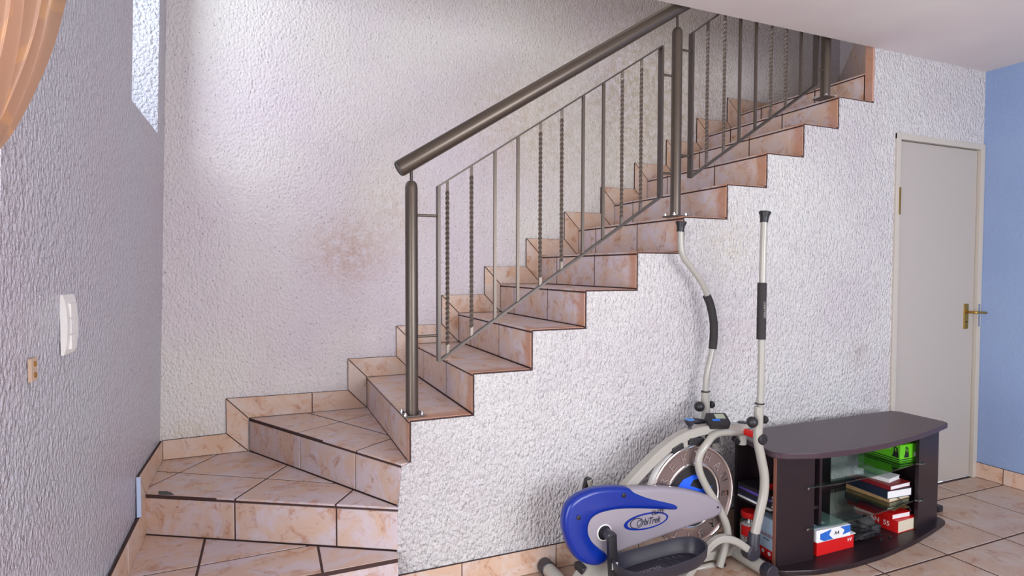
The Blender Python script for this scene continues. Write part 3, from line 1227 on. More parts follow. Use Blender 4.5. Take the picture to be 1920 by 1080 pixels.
def book(name, label, cat, cx, cy, z0, wx, wy, h, ang, cover, pages='paper', group=None, spine='left', c=0.002):
    """closed book lying flat: covers, spine, page block"""
    t = thing(name, label, cat, (cx, cy, z0), group)
    Rm = rotz(ang)
    o = Vector((cx, cy, z0))

    def bx(nm, lo, hi, mat):
        bm = bm_new()
        addbox(bm, lo, hi)
        for v in bm.verts:
            v.co = Rm @ v.co + o
        return link(nm, bm, mat, t)
    x, y = wx / 2, wy / 2
    bm = bm_new()
    addbox(bm, (-x, -y, 0.0003), (x, y, c))
    addbox(bm, (-x, -y, h - c), (x, y, h))
    addbox(bm, (-x, -y, c), (-x + c, y, h - c))
    for v in bm.verts:
        v.co = Rm @ v.co + o
    link('cover', bm, cover, t)
    bx('page_block', (-x + c, -y + 0.003, c), (x - 0.003, y - 0.003, h - c), pages)
    return t


# --- things on the stand
ZB2 = ZB + 0.0005
a1 = -0.05


def carton(name, label, cat, cx, cy, z0, wx, wy, h, ang, mat, tilt=0.0):
    t = thing(name, label, cat, (cx, cy, z0))
    Rm = rotz(ang) @ Matrix.Rotation(tilt, 3, 'Y')
    o = Vector((cx, cy, z0))
    bm = bm_new()
    addbox(bm, (-wx / 2, -wy / 2, 0), (wx / 2, wy / 2, h), 0.003)
    for v in bm.verts:
        v.co = Rm @ v.co + o
    link('carton', bm, mat, t)

    def loc(x, y, z):
        return Rm @ Vector((x, y, z)) + o
    return t, loc, Rm


def decal(pts, loc, th, nrm, mat, parent, name='printed_panel'):
    bm = bm_new()
    P = [loc(*p) for p in pts]
    prism(bm, P, nrm * th)
    return link(name, bm, mat, parent)


# red paper ream
rt, rl, rm = carton('paper_ream', 'crumpled red wrapped ream of copy paper on the base of the stand', 'paper ream', 1.925, -0.315, ZB2, 0.245, 0.21, 0.062, 0.0, 'red')
fn = rm @ Vector((0, -1, 0))
lettering('A4', 0.026, rl(0.092, -0.1056, 0.045), -(rm @ Vector((1, 0, 0))), (0, 0, -1), 'paper', rt)
decal([(-0.1225, -0.105, 0.0625), (0.135, -0.103, 0.0625), (0.135, -0.02, 0.066), (-0.10, -0.02, 0.066)], rl, 0.004, Vector((0, 0, 1)), 'paper', rt, 'torn_flap')
# blue and white A4 box
bt, bl_, bmx = carton('paper_box', 'white and blue box of copy paper marked A4 stacked on the red ream', 'paper box', 1.895, -0.325, ZB2 + 0.072, 0.215, 0.22, 0.055, -0.03, 'paper', 0.0)
bnn = bmx @ Vector((0, -1, 0))
decal([(-0.085, -0.110, 0.012), (-0.085, -0.110, 0.038), (-0.015, -0.110, 0.050), (-0.030, -0.110, 0.026), (-0.005, -0.110, 0.004), (-0.06, -0.110, 0.002)], bl_, 0.0007, bnn, 'pblue', bt)
decal([(0.040, -0.110, 0.052), (0.105, -0.110, 0.053), (0.106, -0.110, 0.020), (0.055, -0.110, 0.014), (0.068, -0.110, 0.034)], bl_, 0.0007, bnn, 'pblue', bt)
lettering('A4', 0.026, bl_(0.018, -0.1112, 0.028), bmx @ Vector((1, 0, 0)), (0, 0, 1), 'black', bt)
decal([(-0.10, -0.09, 0.055), (0.0, -0.09, 0.055), (-0.02, -0.04, 0.055), (-0.10, 0.0, 0.055)], bl_, 0.0006, Vector((0, 0, 1)), 'sky', bt)
lettering('%', 0.05, bl_(-0.07, -0.03, 0.0562), bmx @ Vector((1, 0, 0)), bmx @ Vector((0, 1, 0)), 'pblue', bt)

# green punch carton on the upper glass
gt, gl, gm = carton('punch_carton', 'green and black hole punch carton on the upper glass shelf', 'carton', 2.505, -0.262, G1 + 0.0065, 0.142, 0.235, 0.092, -0.03, 'green')
gn = gm @ Vector((0, -1, 0))     # short end towards the room
gs = gm @ Vector((-1, 0, 0))     # long side
gx = gm @ Vector((1, 0, 0))
gy = gm @ Vector((0, -1, 0))
EX, EY = 0.071, 0.1175
for z0_, z1_ in ((0.004, 0.009), (0.014, 0.019)):
    decal([(-EX, -EY, z0_), (EX, -EY, z0_), (EX, -EY, z1_), (-EX, -EY, z1_)], gl, 0.0006, gn, 'dgreen', gt)
    decal([(-EX, EY, z0_), (-EX, -EY, z0_), (-EX, -EY, z1_), (-EX, EY, z1_)], gl, 0.0006, gs, 'dgreen', gt)
lettering('HEAVY DUTY PUNCH', 0.022, gl(-EX - 0.0008, 0.03, 0.066), gy, (0, 0, 1), 'paper', gt, 0.2, 0.9)


def punch(face, c0):
    P_ = [(-0.018, 0.026), (0.018, 0.024), (0.018, 0.036), (0.012, 0.074), (-0.006, 0.082), (-0.010, 0.046)]
    Q_ = [(0.000, 0.056), (0.006, 0.054), (0.004, 0.070), (-0.002, 0.072)]
    if face == 'end':
        decal([(c0 + u_, -EY, w_) for u_, w_ in P_], gl, 0.0006, gn, 'black', gt, 'printed_punch')
        decal([(c0 + u_, -EY - 0.0007, w_) for u_, w_ in Q_], gl, 0.0006, gn, 'green', gt, 'printed_punch')
    else:
        decal([(-EX, c0 - u_, w_) for u_, w_ in P_], gl, 0.0006, gs, 'black', gt, 'printed_punch')
        decal([(-EX - 0.0007, c0 - u_, w_) for u_, w_ in Q_], gl, 0.0006, gs, 'green', gt, 'printed_punch')


punch('end', -0.025)
punch('side', -0.092)
decal([(0.030, -EY, 0.026), (0.062, -EY, 0.026), (0.062, -EY, 0.046), (0.030, -EY, 0.046)], gl, 0.0006, gn, 'paper', gt, 'barcode_label')
decal([(-0.06, -0.10, 0.092), (0.06, -0.10, 0.092), (0.06, -0.06, 0.092), (-0.06, -0.06, 0.092)], gl, 0.0006, Vector((0, 0, 1)), 'dgreen', gt)

# white, red, navy books on the lower glass
g = G2 + 0.007
book('folder', 'grey-green paper folder flat on the lower glass shelf under the navy book', 'folder', 2.425, -0.265, g, 0.17, 0.23, 0.020, 0.05, 'brown', 'pages')
book('book', 'thick navy hardback lying on the lower glass shelf', 'book', 2.420, -0.270, g + 0.021, 0.172, 0.245, 0.040, -0.06, 'navy', 'paper')
book('book', 'dark red covered notebook with lilac page edges on the navy hardback', 'book', 2.425, -0.270, g + 0.062, 0.160, 0.23, 0.022, 0.03, 'dred', 'paper')
book('book', 'white book with a red top lying highest in the stack of books', 'book', 2.425, -0.262, g + 0.085, 0.115, 0.17, 0.020, 0.18, 'paper', 'paper')
# on the base
def angled(cx, cy):
    return None


bk = book('dictionary', 'thick red dictionary with cream pages on the stand base', 'book', 2.462, -0.290, ZB2, 0.165, 0.225, 0.062, 0.04, 'red', 'pages')
lettering('AN  55', 0.034, Vector((2.462, -0.290, ZB2)) + rotz(0.04) @ Vector((-0.0830, -0.02, 0.032)), rotz(0.04) @ Vector((0, -1, 0)), (0, 0, 1), 'paper', bk)
book('book', 'small red book with white pages between the dictionary and brown papers', 'book', 2.445, -0.29, ZB2 + 0.0625, 0.13, 0.19, 0.026, -0.05, 'red', 'paper')
bm = bm_new()
nx, ny = 9, 7
vs = []
for i in range(nx):
    for j in range(ny):
        x = -0.075 + 0.15 * i / (nx - 1)
        y = -0.10 + 0.20 * j / (ny - 1)
        z = 0.016 + 0.006 * math.sin(i * 1.7 + j) + 0.004 * math.cos(j * 2.1 - i)
        vs.append(bm.verts.new(rotz(-0.2) @ Vector((x, y, z)) + Vector((2.44, -0.28, ZB2 + 0.093))))
for i in range(nx - 1):
    for j in range(ny - 1):
        a = i * ny + j
        bm.faces.new((vs[a], vs[a + 1], vs[a + ny + 1], vs[a + ny]))
r = bmesh.ops.solidify(bm, geom=bm.faces[:], thickness=0.004)
tag(link('envelope', bm, 'brown', smooth=True), 'crumpled brown envelope on top of the small red book', 'envelope')

# black bag: slumped pouch with strap
bag = thing('fabric_bag', 'slumped black fabric bag on the stand base between ream and dictionary', 'bag', (2.17, -0.34, ZB2))
bm = bm_new()
bmesh.ops.create_icosphere(bm, subdivisions=4, radius=1.0)
for v in bm.verts:
    c = v.co.copy()
    s = 1 + 0.09 * math.sin(7 * c.x + 3 * c.y) + 0.07 * math.cos(9 * c.y - 5 * c.z + c.x * 4) + 0.05 * math.sin(14 * c.z + 6 * c.x)
    sx = 0.112 * (1.0 - 0.25 * max(c.z, 0))
    v.co = Vector((2.185 + c.x * sx * s, -0.33 + c.y * 0.085 * s, ZB2 + 0.0 + max(0.0005, (c.z + 0.75) * 0.052 * s)))
link('pouch', bm, 'bag', bag, smooth=True)
tube('strap', [(2.08, -0.40, ZB2 + 0.02), (2.12, -0.43, ZB2 + 0.055), (2.20, -0.425, ZB2 + 0.05), (2.25, -0.41, ZB2 + 0.018)], 0.006, 'black', bag, 8, 4)
for xx in (2.23, 2.30):
    box('buckle', (xx, -0.425, ZB2), (xx + 0.014, -0.415, ZB2 + 0.010), 'black', bag, 0.002)

# cable hanging in front of the stack
tag(tube('cable', [(2.40, -0.375, G2 + 0.035), (2.44, -0.40, G2 - 0.005), (2.47, -0.40, G2 - 0.03), (2.49, -0.40, ZB2 + 0.10)], 0.0025, 'black', None, 6, 4), 'thin black cable hanging in front of the book stack', 'cable')
cp = thing('power_plug', 'small black plug lying on floor tiles beside the stand', 'plug', (2.93, -0.26, ZF))
box('plug_body', (2.90, -0.285, ZF + 0.001), (2.945, -0.25, ZF + 0.035), 'black', cp, 0.006)
tube('cord', [(2.90, -0.265, ZF + 0.02), (2.86, -0.24, ZF + 0.012), (2.80, -0.15, ZF + 0.006), (2.76, -0.06, ZF + 0.006)], 0.004, 'black', cp, 8, 4)
for dy in (0.0, 0.014):
    tube('pin', [(2.943, -0.275 + dy, ZF + 0.018), (2.960, -0.278 + dy, ZF + 0.017)], 0.0025, 'steel', cp, 8)

# left bay: magazines, red thing, jar, glasses box
z = -0.4848
rows = [('purple', 'magazine', 0.012, 'white magazine at the bottom of the side shelf pile', 'paper'),
        ('navy', 'magazine', 0.014, 'dark blue book second from the bottom of the side shelf pile', 'paper'),
        ('black', 'magazine', 0.012, 'black magazine in the middle of the side shelf pile', 'paper'),
        ('purple', 'magazine', 0.014, 'purple book second from the top of the side shelf pile', 'pages'),
        ('black', 'magazine', 0.016, 'black book on the top of the side shelf pile', 'paper')]
for i, (cv, nm, h, lb, pg) in enumerate(rows):
    book('magazine' if i in (0, 2) else 'book', lb, 'magazine' if i in (0, 2) else 'book', 1.678 + random.uniform(-.004, .004), -0.262, z, 0.205, 0.205, h, 0.02 * (i % 3 - 1), 'paper' if i == 0 else cv, pg, c=0.0015)
    z += h + 0.0004
rp = thing('stapler', 'small bright red stapler lying on the pile of magazines in the side shelf', 'stapler', (1.66, -0.30, z))
box('stapler_base', (1.60, -0.325, z + 0.0005), (1.68, -0.30, z + 0.007), 'black', rp, 0.002)
bm = bm_new()
addbox(bm, (-0.04, -0.012, 0), (0.04, 0.012, 0.014), 0.004)
for v in bm.verts:
    v.co = Matrix.Rotation(-0.18, 3, 'Y') @ v.co + Vector((1.64, -0.312, z + 0.013))
link('stapler_arm', bm, 'red', rp)
jar = thing('sweet_jar', 'clear plastic jar with red lid and red label inside the stand', 'jar', (1.625, -0.21, ZB2))
lathe('jar_body', [(0.040, 0), (0.045, 0.006), (0.045, 0.105), (0.036, 0.122), (0.034, 0.132)], (1.624, -0.190, ZB2), (0, 0, 1), 'clear', jar, 28)
lathe('lid', [(0.039, 0), (0.041, 0.003), (0.041, 0.024), (0.038, 0.027), (0, 0.0275)], (1.624, -0.190, ZB2 + 0.128), (0, 0, 1), 'red', jar, 28)
lathe('contents', [(0.038, 0), (0.042, 0.01), (0.042, 0.085), (0.03, 0.095), (0, 0.098)], (1.624, -0.190, ZB2 + 0.003), (0, 0, 1), 'paper', jar, 24)
bm = bm_new()
for k in range(10):
    a0, a1_ = math.radians(170 + k * 10), math.radians(180 + k * 10)
    q = [(1.624 + math.cos(a) * 0.0458, -0.190 + math.sin(a) * 0.0458, zz) for a, zz in ((a0, ZB2 + 0.045), (a1_, ZB2 + 0.045), (a1_, ZB2 + 0.095), (a0, ZB2 + 0.095))]
    bm.faces.new([bm.verts.new(p) for p in q])
link('jar_label', bm, 'red', jar)
lettering('THE', 0.028, (1.587, -0.221, ZB2 + 0.035), (0.6, -0.75, 0), (0, 0, 1), 'dred', jar)
gb, gbl, gbm = carton('glasses_box', 'pale blue and red carton of drinking glasses standing behind the front panel', 'carton', 1.61, -0.335, ZB2, 0.055, 0.115, 0.185, -0.08, 'sky')
gxn = gbm @ Vector((-1, 0, 0))
decal([(-0.0277, -0.058, 0.0), (-0.0277, 0.058, 0.0), (-0.0277, 0.058, 0.042), (-0.0277, -0.058, 0.042)], gbl, 0.0006, gxn, 'red', gb)
lettering('GLASSES', 0.022, gbl(-0.0286, 0.0, 0.105), gbm @ Vector((0, -1, 0)), (0, 0, 1), 'dred', gb)
lettering('6 PCS SET', 0.010, gbl(-0.0286, 0.0, 0.085), gbm @ Vector((0, -1, 0)), (0, 0, 1), 'navy', gb)
for yy in (-0.02, 0.02):
    bm = bm_new()
    addlathe(bm, [(0.009, 0), (0.009, 0.0008), (0, 0.0009)], gbl(-0.0283, yy, 0.024), gxn, 16)
    link('printed_roundel', bm, 'paper', gb)

# ------------------------------------------------------------------ ELLIPTICAL TRAINER
YC = -0.24
ell = thing('elliptical_trainer', 'grey elliptical exercise machine with blue shroud and chrome flywheel by the stair wall', 'exercise machine', (1.1, YC, ZF))


def pl(pts, y):
    return [aty(u, v, y) for u, v in pts]


def puff(name, outline, yb, yf, r, mat, parent, sub=4, dome=0.0, label=None):
    """outline (x,z) closed, extruded from yb to yf with a rounded front rim"""
    P = outline
    n = len(P)
    ar = sum(P[i][0] * P[(i + 1) % n][1] - P[(i + 1) % n][0] * P[i][1] for i in range(n))
    if ar < 0:
        P = P[::-1]
    nr = []
    for i in range(n):
        a, b = Vector(P[i - 1]), Vector(P[(i + 1) % n])
        t = (b - a).normalized()
        nr.append(Vector((-t.y, t.x)))
    bm = bm_new()
    rings = []
    prof = [(0.014, yb), (0.004, yb - 0.006), (0.0, yb - 0.016)] + [(r * (1 - math.cos(PI / 2 * k / sub)), yf + r - r * math.sin(PI / 2 * k / sub)) for k in range(sub + 1)]
    if dome:
        prof.append((r * 1.8, yf - dome))
    for ins, y in prof:
        rings.append([bm.verts.new((P[i][0] + nr[i].x * ins, y, P[i][1] + nr[i].y * ins)) for i in range(n)])
    for k in range(len(rings) - 1):
        for i in range(n):
            bm.faces.new((rings[k][i], rings[k][(i + 1) % n], rings[k + 1][(i + 1) % n], rings[k + 1][i]))
    for rg in (rings[0], rings[-1]):
        for t in tessellate_polygon([[v.co.copy() for v in rg]]):
            try:
                bm.faces.new([rg[i] for i in t])
            except ValueError:
                pass
    return link(name, bm, mat, parent, smooth=True, label=label)


def outline(pix, y, sub=4):
    pts = [aty(u, v, y) for u, v in pix]
    c = catmull(pts + [pts[0]], sub)[:-1]
    return [(p.x, p.z) for p in c]


YS = -0.315
body = [(1130, 912), (1175, 912), (1235, 911), (1285, 916), (1325, 927), (1345, 938), (1350, 948), (1347, 961), (1330, 971), (1295, 983), (1250, 999), (1200, 1017), (1165, 1031), (1148, 1046), (1130, 1056),
        (1105, 1056), (1080, 1043), (1063, 1016), (1056, 985), (1060, 955), (1074, 934), (1098, 919)]
sh = puff('shroud', outline(body, YS + 0.022), -0.2655, YS, 0.020, 'silver', ell)
blue = [(1085, 925), (1110, 915), (1140, 911), (1172, 912), (1190, 921), (1215, 930), (1245, 937), (1262, 942), (1267, 949), (1260, 955), (1230, 954), (1190, 953), (1155, 954),
        (1125, 960), (1108, 969), (1101, 982), (1101, 997), (1108, 1011), (1120, 1022), (1132, 1031), (1137, 1040), (1133, 1050), (1118, 1058), (1098, 1056), (1078, 1045), (1062, 1018), (1054, 985), (1058, 955), (1069, 937)]
puff('blue_cover', outline(blue, YS + 0.018), -0.2665, YS - 0.006, 0.020, 'blue', sh, label='glossy blue sweeping cover panel')
for u, v in ((1170, 929), (1085, 971)):
    c = aty(u, v, YS - 0.008)
    lathe('screw_recess', [(0.0095, 0), (0.0095, 0.002), (0.007, 0.003), (0.0, 0.003)], c + Vector((0, 0.001, 0)), (0, -1, 0), 'black', sh, 16)
c = aty(1346, 951, YS - 0.001)
lathe('screw_recess', [(0.005, 0), (0.005, 0.002), (0.0, 0.002)], c, (0, -1, 0), 'black', sh, 12)

# oval badge
bc = aty(1212, 977, YS - 0.0012)
e1 = (aty(1253, 969, YS) - aty(1170, 986, YS)).normalized()
e2 = Vector((-e1.z, 0, e1.x))
hl = (aty(1253, 969, YS) - aty(1170, 986, YS)).length / 2


def oval(name, a, b, off, mat, dx=0.0, n=36):
    bm = bm_new()
    P = [bc + e1 * (a * math.cos(2 * PI * i / n) + dx) + e2 * (b * math.sin(2 * PI * i / n)) + Vector((0, -off, 0)) for i in range(n)]
    prism(bm, P, (0, -0.0006, 0))
    return link(name, bm, mat, sh)


oval('badge', hl, hl * 0.31, 0.0, 'blue')
oval('badge', hl * 0.88, hl * 0.25, 0.0008, 'silver', hl * 0.03)
oval('badge', hl * 0.30, hl * 0.20, 0.0016, 'navy', -hl * 0.45)
oval('badge', hl * 0.26, hl * 0.165, 0.0024, 'silver', -hl * 0.45)
lettering('OrbiTrek', 0.040, bc + e1 * 0.006 - e2 * 0.002 + Vector((0, -0.0035, 0)), e1, e2, 'navy', sh, 0.35, 0.78)
lettering('ELITE', 0.025, bc + e1 * (hl * 0.50) + e2 * 0.030 + Vector((0, -0.0035, 0)), e1, e2, 'black', sh, 0.2, 1.1)

# flywheel
wc = aty(1300, 930, -0.262)
wr = 0.228
fw = lathe('flywheel', [(0.0, 0.048), (wr - 0.012, 0.048), (wr, 0.042), (wr, 0.004), (wr - 0.004, -0.001), (wr - 0.010, 0.0), (wr - 0.014, 0.004),
                        (0.0, 0.0045)], (wc.x, -0.262, wc.z), (0, 1, 0), 'plate', ell, 64, label='heavy flywheel with raised lettering and chrome rim')


def ringpart(name, r0, r1, y, h, mat, parent, seg=64):
    return lathe(name, [(r0, 0), (r0, h), ((r0 * 2 + r1) / 3, h + 0.002), ((r0 + 2 * r1) / 3, h + 0.002), (r1, h), (r1, 0), (r0, 0)], (wc.x, y, wc.z), (0, -1, 0), mat, parent, seg)


ringpart('chrome_rim', wr - 0.011, wr + 0.001, -0.261, 0.004, 'chrome', fw)
ringpart('chrome_ring', wr * 0.60, wr * 0.66, -0.259, 0.003, 'chrome', fw)
lathe('hub_disc', [(wr * 0.60, 0), (wr * 0.60, 0.002), (0, 0.002)], (wc.x, -0.258, wc.z), (0, -1, 0), 'black', fw, 48)
# bright side wall of the wheel
lathe('wheel_band', [(wr + 0.0005, 0), (wr + 0.0015, 0.002), (wr + 0.0015, 0.034), (wr + 0.0005, 0.036), (wr - 0.002, 0.036), (wr - 0.002, 0), (wr + 0.0005, 0)], (wc.x, -0.256, wc.z), (0, 1, 0), 'white', fw, 64)
ring_text = 'KERTIBRO'
letters = [(106, 'K'), (129, 'E'), (152, 'R'), (86, 'T'), (64, 'H'), (41, 'A'), (19, 'N'), (-4, 'E'), (-30, 'O'), (-52, 'R'), (-75, 'B'), (-98, 'I'), (-121, 'T'), (175, 'T'), (198, 'I'), (221, 'B')]
for deg, ch in letters:
    a = math.radians(deg)
    rad = Vector((math.cos(a), 0, math.sin(a)))
    tang = Vector((math.sin(a), 0, -math.cos(a)))
    lettering(ch, 0.057, Vector((wc.x, -0.2605, wc.z)) + rad * (wr * 0.79), tang, rad, 'chrome', fw)
# blue emblem on the hub: two swooshes
for poly in ([(-0.085, 0.030), (-0.045, 0.068), (0.005, 0.080), (0.03, 0.062), (0.0, 0.060), (-0.015, 0.040), (0.03, 0.022), (0.065, 0.020), (0.09, 0.026), (0.06, 0.002), (0.0, 0.0), (-0.05, 0.010), (-0.06, 0.028)],
             [(0.02, -0.055), (0.045, -0.03), (0.05, -0.036), (0.03, -0.075), (0.015, -0.085)], [(0.06, -0.045), (0.085, -0.015), (0.09, -0.022), (0.07, -0.062), (0.055, -0.07)]):
    bm = bm_new()
    prism(bm, [(wc.x + x * 1.2, -0.2602, wc.z + z_ * 1.2) for x, z_ in poly], (0, -0.001, 0))
    link('emblem', bm, 'bblue', fw)

# arched main frame over the flywheel (rectangular tube)
arch = pl([(1172, 915), (1205, 879), (1240, 845), (1272, 822), (1305, 808), (1345, 803), (1395, 801)], YC)
arch[0] = arch[0] + (arch[0] - arch[1]) * 0.3
bm = bm_new()
addtube(bm, arch, 1.0, smooth_pts=6, sect=[(0.025, 0.016), (0.019, 0.021), (-0.019, 0.021), (-0.025, 0.016), (-0.025, -0.016), (-0.019, -0.021), (0.019, -0.021), (0.025, -0.016)], up=(0, 1, 0))
link('arch_frame', bm, 'tube', ell, smooth=True)
# head tube (vertical) with cap
hc = aty(1391, 810, YC)
hx, hz_ = hc.x, hc.z
ht = lathe('head_tube', [(0.019, -0.058), (0.021, -0.057), (0.021, 0.040), (0.019, 0.042)], (hx, YC, hz_), (0, 0, 1), 'tube', ell, 20)
lathe('head_cap', [(0.021, 0), (0.021, 0.006), (0.016, 0.009), (0, 0.009)], (hx, YC, hz_ + 0.041), (0, 0, 1), 'char', ht, 20)
YN, YFR = -0.385, -0.095
axn = aty(1423, 822, YN)
axp = Vector((hx, 0, (axn.z + hz_) / 2))
tube('pivot_axle', [(hx, -0.02 - 0.04, axp.z), (hx, YN + 0.012, axp.z)], 0.0125, 'tube', ell, 16)
tube('pivot_sleeve', [(hx, YC - 0.020, axp.z), (hx, YN + 0.012, axp.z)], 0.0165, 'red', ell, 18, label='red warning sticker sleeve')
# fork tubes on both sides of the wheel
fork = [(1388, 806), (1352, 815), (1325, 832), (1311, 856), (1311, 882), (1323, 910), (1338, 935), (1353, 962), (1362, 985), (1364, 1005), (1358, 1030), (1349, 1062)]
fp = pl(fork, -0.292)
fp[0] = Vector((hx - 0.01, YC - 0.01, hz_ + 0.004))
fp[1].y = -0.270
tube('fork_tube', fp, 0.0168, 'tube', ell, 16, 5)
fp2 = [Vector((p.x, 2 * YC - p.y, p.z)) for p in fp]
tube('fork_tube', fp2, 0.0168, 'tube', ell, 16, 5)
box('brake_shoe', aty(1340, 825, -0.25) - Vector((0.03, 0.012, 0.012)), aty(1340, 825, -0.25) + Vector((0.02, 0.03, 0.02)), 'black', ell, 0.003)
# tension pads on the wheel rim
def padat(deg, rr, w_, h_, mat='black', nm='brake_pad'):
    a = math.radians(deg)
    c = Vector((wc.x + math.cos(a) * rr, YC, wc.z + math.sin(a) * rr))
    bm = bm_new()
    addbox(bm, (-w_ / 2, -0.03, -h_ / 2), (w_ / 2, 0.03, h_ / 2), 0.003)
    Rm = Matrix.Rotation(-(a - PI / 2), 3, 'Y')
    for v in bm.verts:
        v.co = Rm @ v.co + c
    return link(nm, bm, mat, ell)


padat(112, wr + 0.016, 0.06, 0.026)
padat(88, wr + 0.018, 0.075, 0.030)
padat(72, wr + 0.014, 0.05, 0.022)
box('pad_bracket', aty(1283, 838, -0.25) - Vector((0.012, 0.01, 0.015)), aty(1283, 838, -0.25) + Vector((0.012, 0.02, 0.03)), 'tube', ell, 0.002)

# rear gusset and feet
STX = 0.60
tube('stabiliser', [(STX, -0.045, ZF + 0.034), (STX, -0.475, ZF + 0.034)], 0.030, 'tube', ell, 20)
for y0, y1 in ((-0.018, -0.072), (-0.45, -0.505)):
    lathe('foot_cap', [(0.031, 0), (0.034, 0.004), (0.034, 0.05), (0.031, 0.053)], (STX, y0 if y0 > -0.2 else y1 + 0.053, ZF + 0.034), (0, -1, 0), 'char', ell, 20)
FSX = 1.478
tube('stabiliser', [(FSX, -0.045, ZF + 0.034), (FSX, -0.43, ZF + 0.034)], 0.030, 'tube', ell, 20)
for y0 in (-0.018, -0.425):
    lathe('foot_cap', [(0.031, 0), (0.034, 0.004), (0.034, 0.045), (0.031, 0.048)], (FSX, y0, ZF + 0.034), (0, -1, 0), 'char', ell, 20)
lathe('foot_bolt', [(0.008, 0), (0.008, 0.005), (0.005, 0.010), (0, 0.011)], (FSX - 0.012, -0.20, ZF + 0.060), (-0.4, 0, 1), 'brass', ell, 8)
tube('base_beam', [(STX, YC, ZF + 0.045), (FSX, YC, ZF + 0.045)], 1.0, 'tube', ell, sect=[(0.022, 0.018), (-0.022, 0.018), (-0.022, -0.018), (0.022, -0.018)])
g0 = [aty(u, v, YC - 0.03) for u, v in ((1115, 1050), (1145, 1050), (1165, 1078), (1085, 1078))]
bm = bm_new()
zz = ZF + 0.05
prism(bm, [(g0[0].x, YC - 0.028, g0[0].z), (g0[1].x, YC - 0.028, g0[1].z), (g0[1].x + 0.05, YC - 0.028, zz), (g0[0].x - 0.09, YC - 0.028, zz)], (0, 0.056, 0))
link('gusset', bm, 'tube', ell)
box('transport_wheel', (0.655, YC - 0.02, ZF + 0.085), (0.70, YC + 0.05, ZF + 0.12), 'black', ell, 0.01)

# cranks
ca = aty(1137, 1000, YS - 0.01)
lathe('crank_collar', [(0.034, 0), (0.034, 0.004), (0.030, 0.0045), (0.030, 0.001), (0, 0.001)], (ca.x - 0.004, YS + 0.001, ca.z), (0, -1, 0), 'white', ell, 28)
lathe('crank_bore', [(0.029, 0), (0.029, 0.0025), (0, 0.0025)], (ca.x, YS + 0.0005, ca.z), (0, -1, 0), 'black', ell, 28)
YK = YS - 0.045
lathe('crank_hub', [(0.021, 0), (0.021, 0.05), (0.016, 0.056), (0, 0.057)], (ca.x + 0.002, YS + 0.002, ca.z), (0, -1, 0), 'char', ell, 20)
cb_ = Vector((ca.x + 0.010, 0, ca.z - 0.165))
ck = bm_new()
addtube(ck, [(ca.x + 0.002, YK, ca.z + 0.008), (ca.x + 0.004, YK, ca.z - 0.03), (cb_.x, YK - 0.004, cb_.z)], 1.0, sect=[(0.008, 0.019), (0.0115, 0.012), (0.0115, -0.012), (0.008, -0.019), (-0.010, -0.019), (-0.010, 0.019)], up=(0, -1, 0))
cko = link('crank_arm', ck, 'black', ell, smooth=True)
box('crank_sticker', (cb_.x - 0.016, YK - 0.018, ca.z - 0.125), (cb_.x + 0.011, YK - 0.0165, ca.z - 0.098), 'paper', cko)
lettering('R', 0.02, (cb_.x - 0.003, YK - 0.0188, ca.z - 0.112), (1, 0, 0), (0, 0, 1), 'char', cko)
far = aty(1103, 902, 2 * YC - YK)
bm = bm_new()
addtube(bm, [(ca.x, 2 * YC - YK, ca.z), (far.x, 2 * YC - YK, far.z)], 1.0, sect=[(0.010, 0.017), (0.010, -0.017), (-0.010, -0.017), (-0.010, 0.017)], up=(0, -1, 0))
link('crank_arm', bm, 'black', ell)
lathe('crank_end', [(0.0175, -0.01), (0.0175, 0.010), (0.015, 0.011), (0, 0.011)], (far.x, 2 * YC - YK, far.z), (0, -1, 0), 'black', ell, 18)
lathe('crank_bolt', [(0.007, 0), (0.007, 0.002), (0, 0.004)], (far.x, 2 * YC - YK - 0.011, far.z), (0, -1, 0), 'steel', ell, 10)

# swinging arms
def arm(pix_low, pix_up, y, ring, ballp, collar):
    low = pl(pix_low, y)
    up = pl(pix_up, y)
    lo = tube('lower_arm', low, 0.0200, 'tube', ell, 18, 5)
    upo = tube('handlebar', up, 0.0150, 'tube', ell, 16, 6)
    return low, up, lo, upo


nl, nu, nlo, nup = arm([(1423, 762), (1422, 795), (1421, 825), (1427, 858), (1433, 892), (1432, 925), (1424, 962), (1415, 1003)],
                       [(1425, 768), (1427, 700), (1428, 640), (1429, 560), (1431, 470), (1433, 412)], YN, None, None, None)
fl, fu, flo, fup = arm([(1322, 735), (1323, 760), (1324, 790), (1330, 815), (1343, 850), (1350, 890), (1350, 930), (1338, 990)],
                       [(1323, 740), (1325, 705), (1333, 668), (1338, 640), (1338, 605), (1332, 570), (1317, 532), (1297, 503), (1283, 484), (1277, 465), (1276, 430)], YFR, None, None, None)


def segment(pts, sub, i0, i1):
    c = catmull(pts, sub)
    a, b = int(len(c) * i0), int(len(c) * i1)
    return c[a:b + 1]


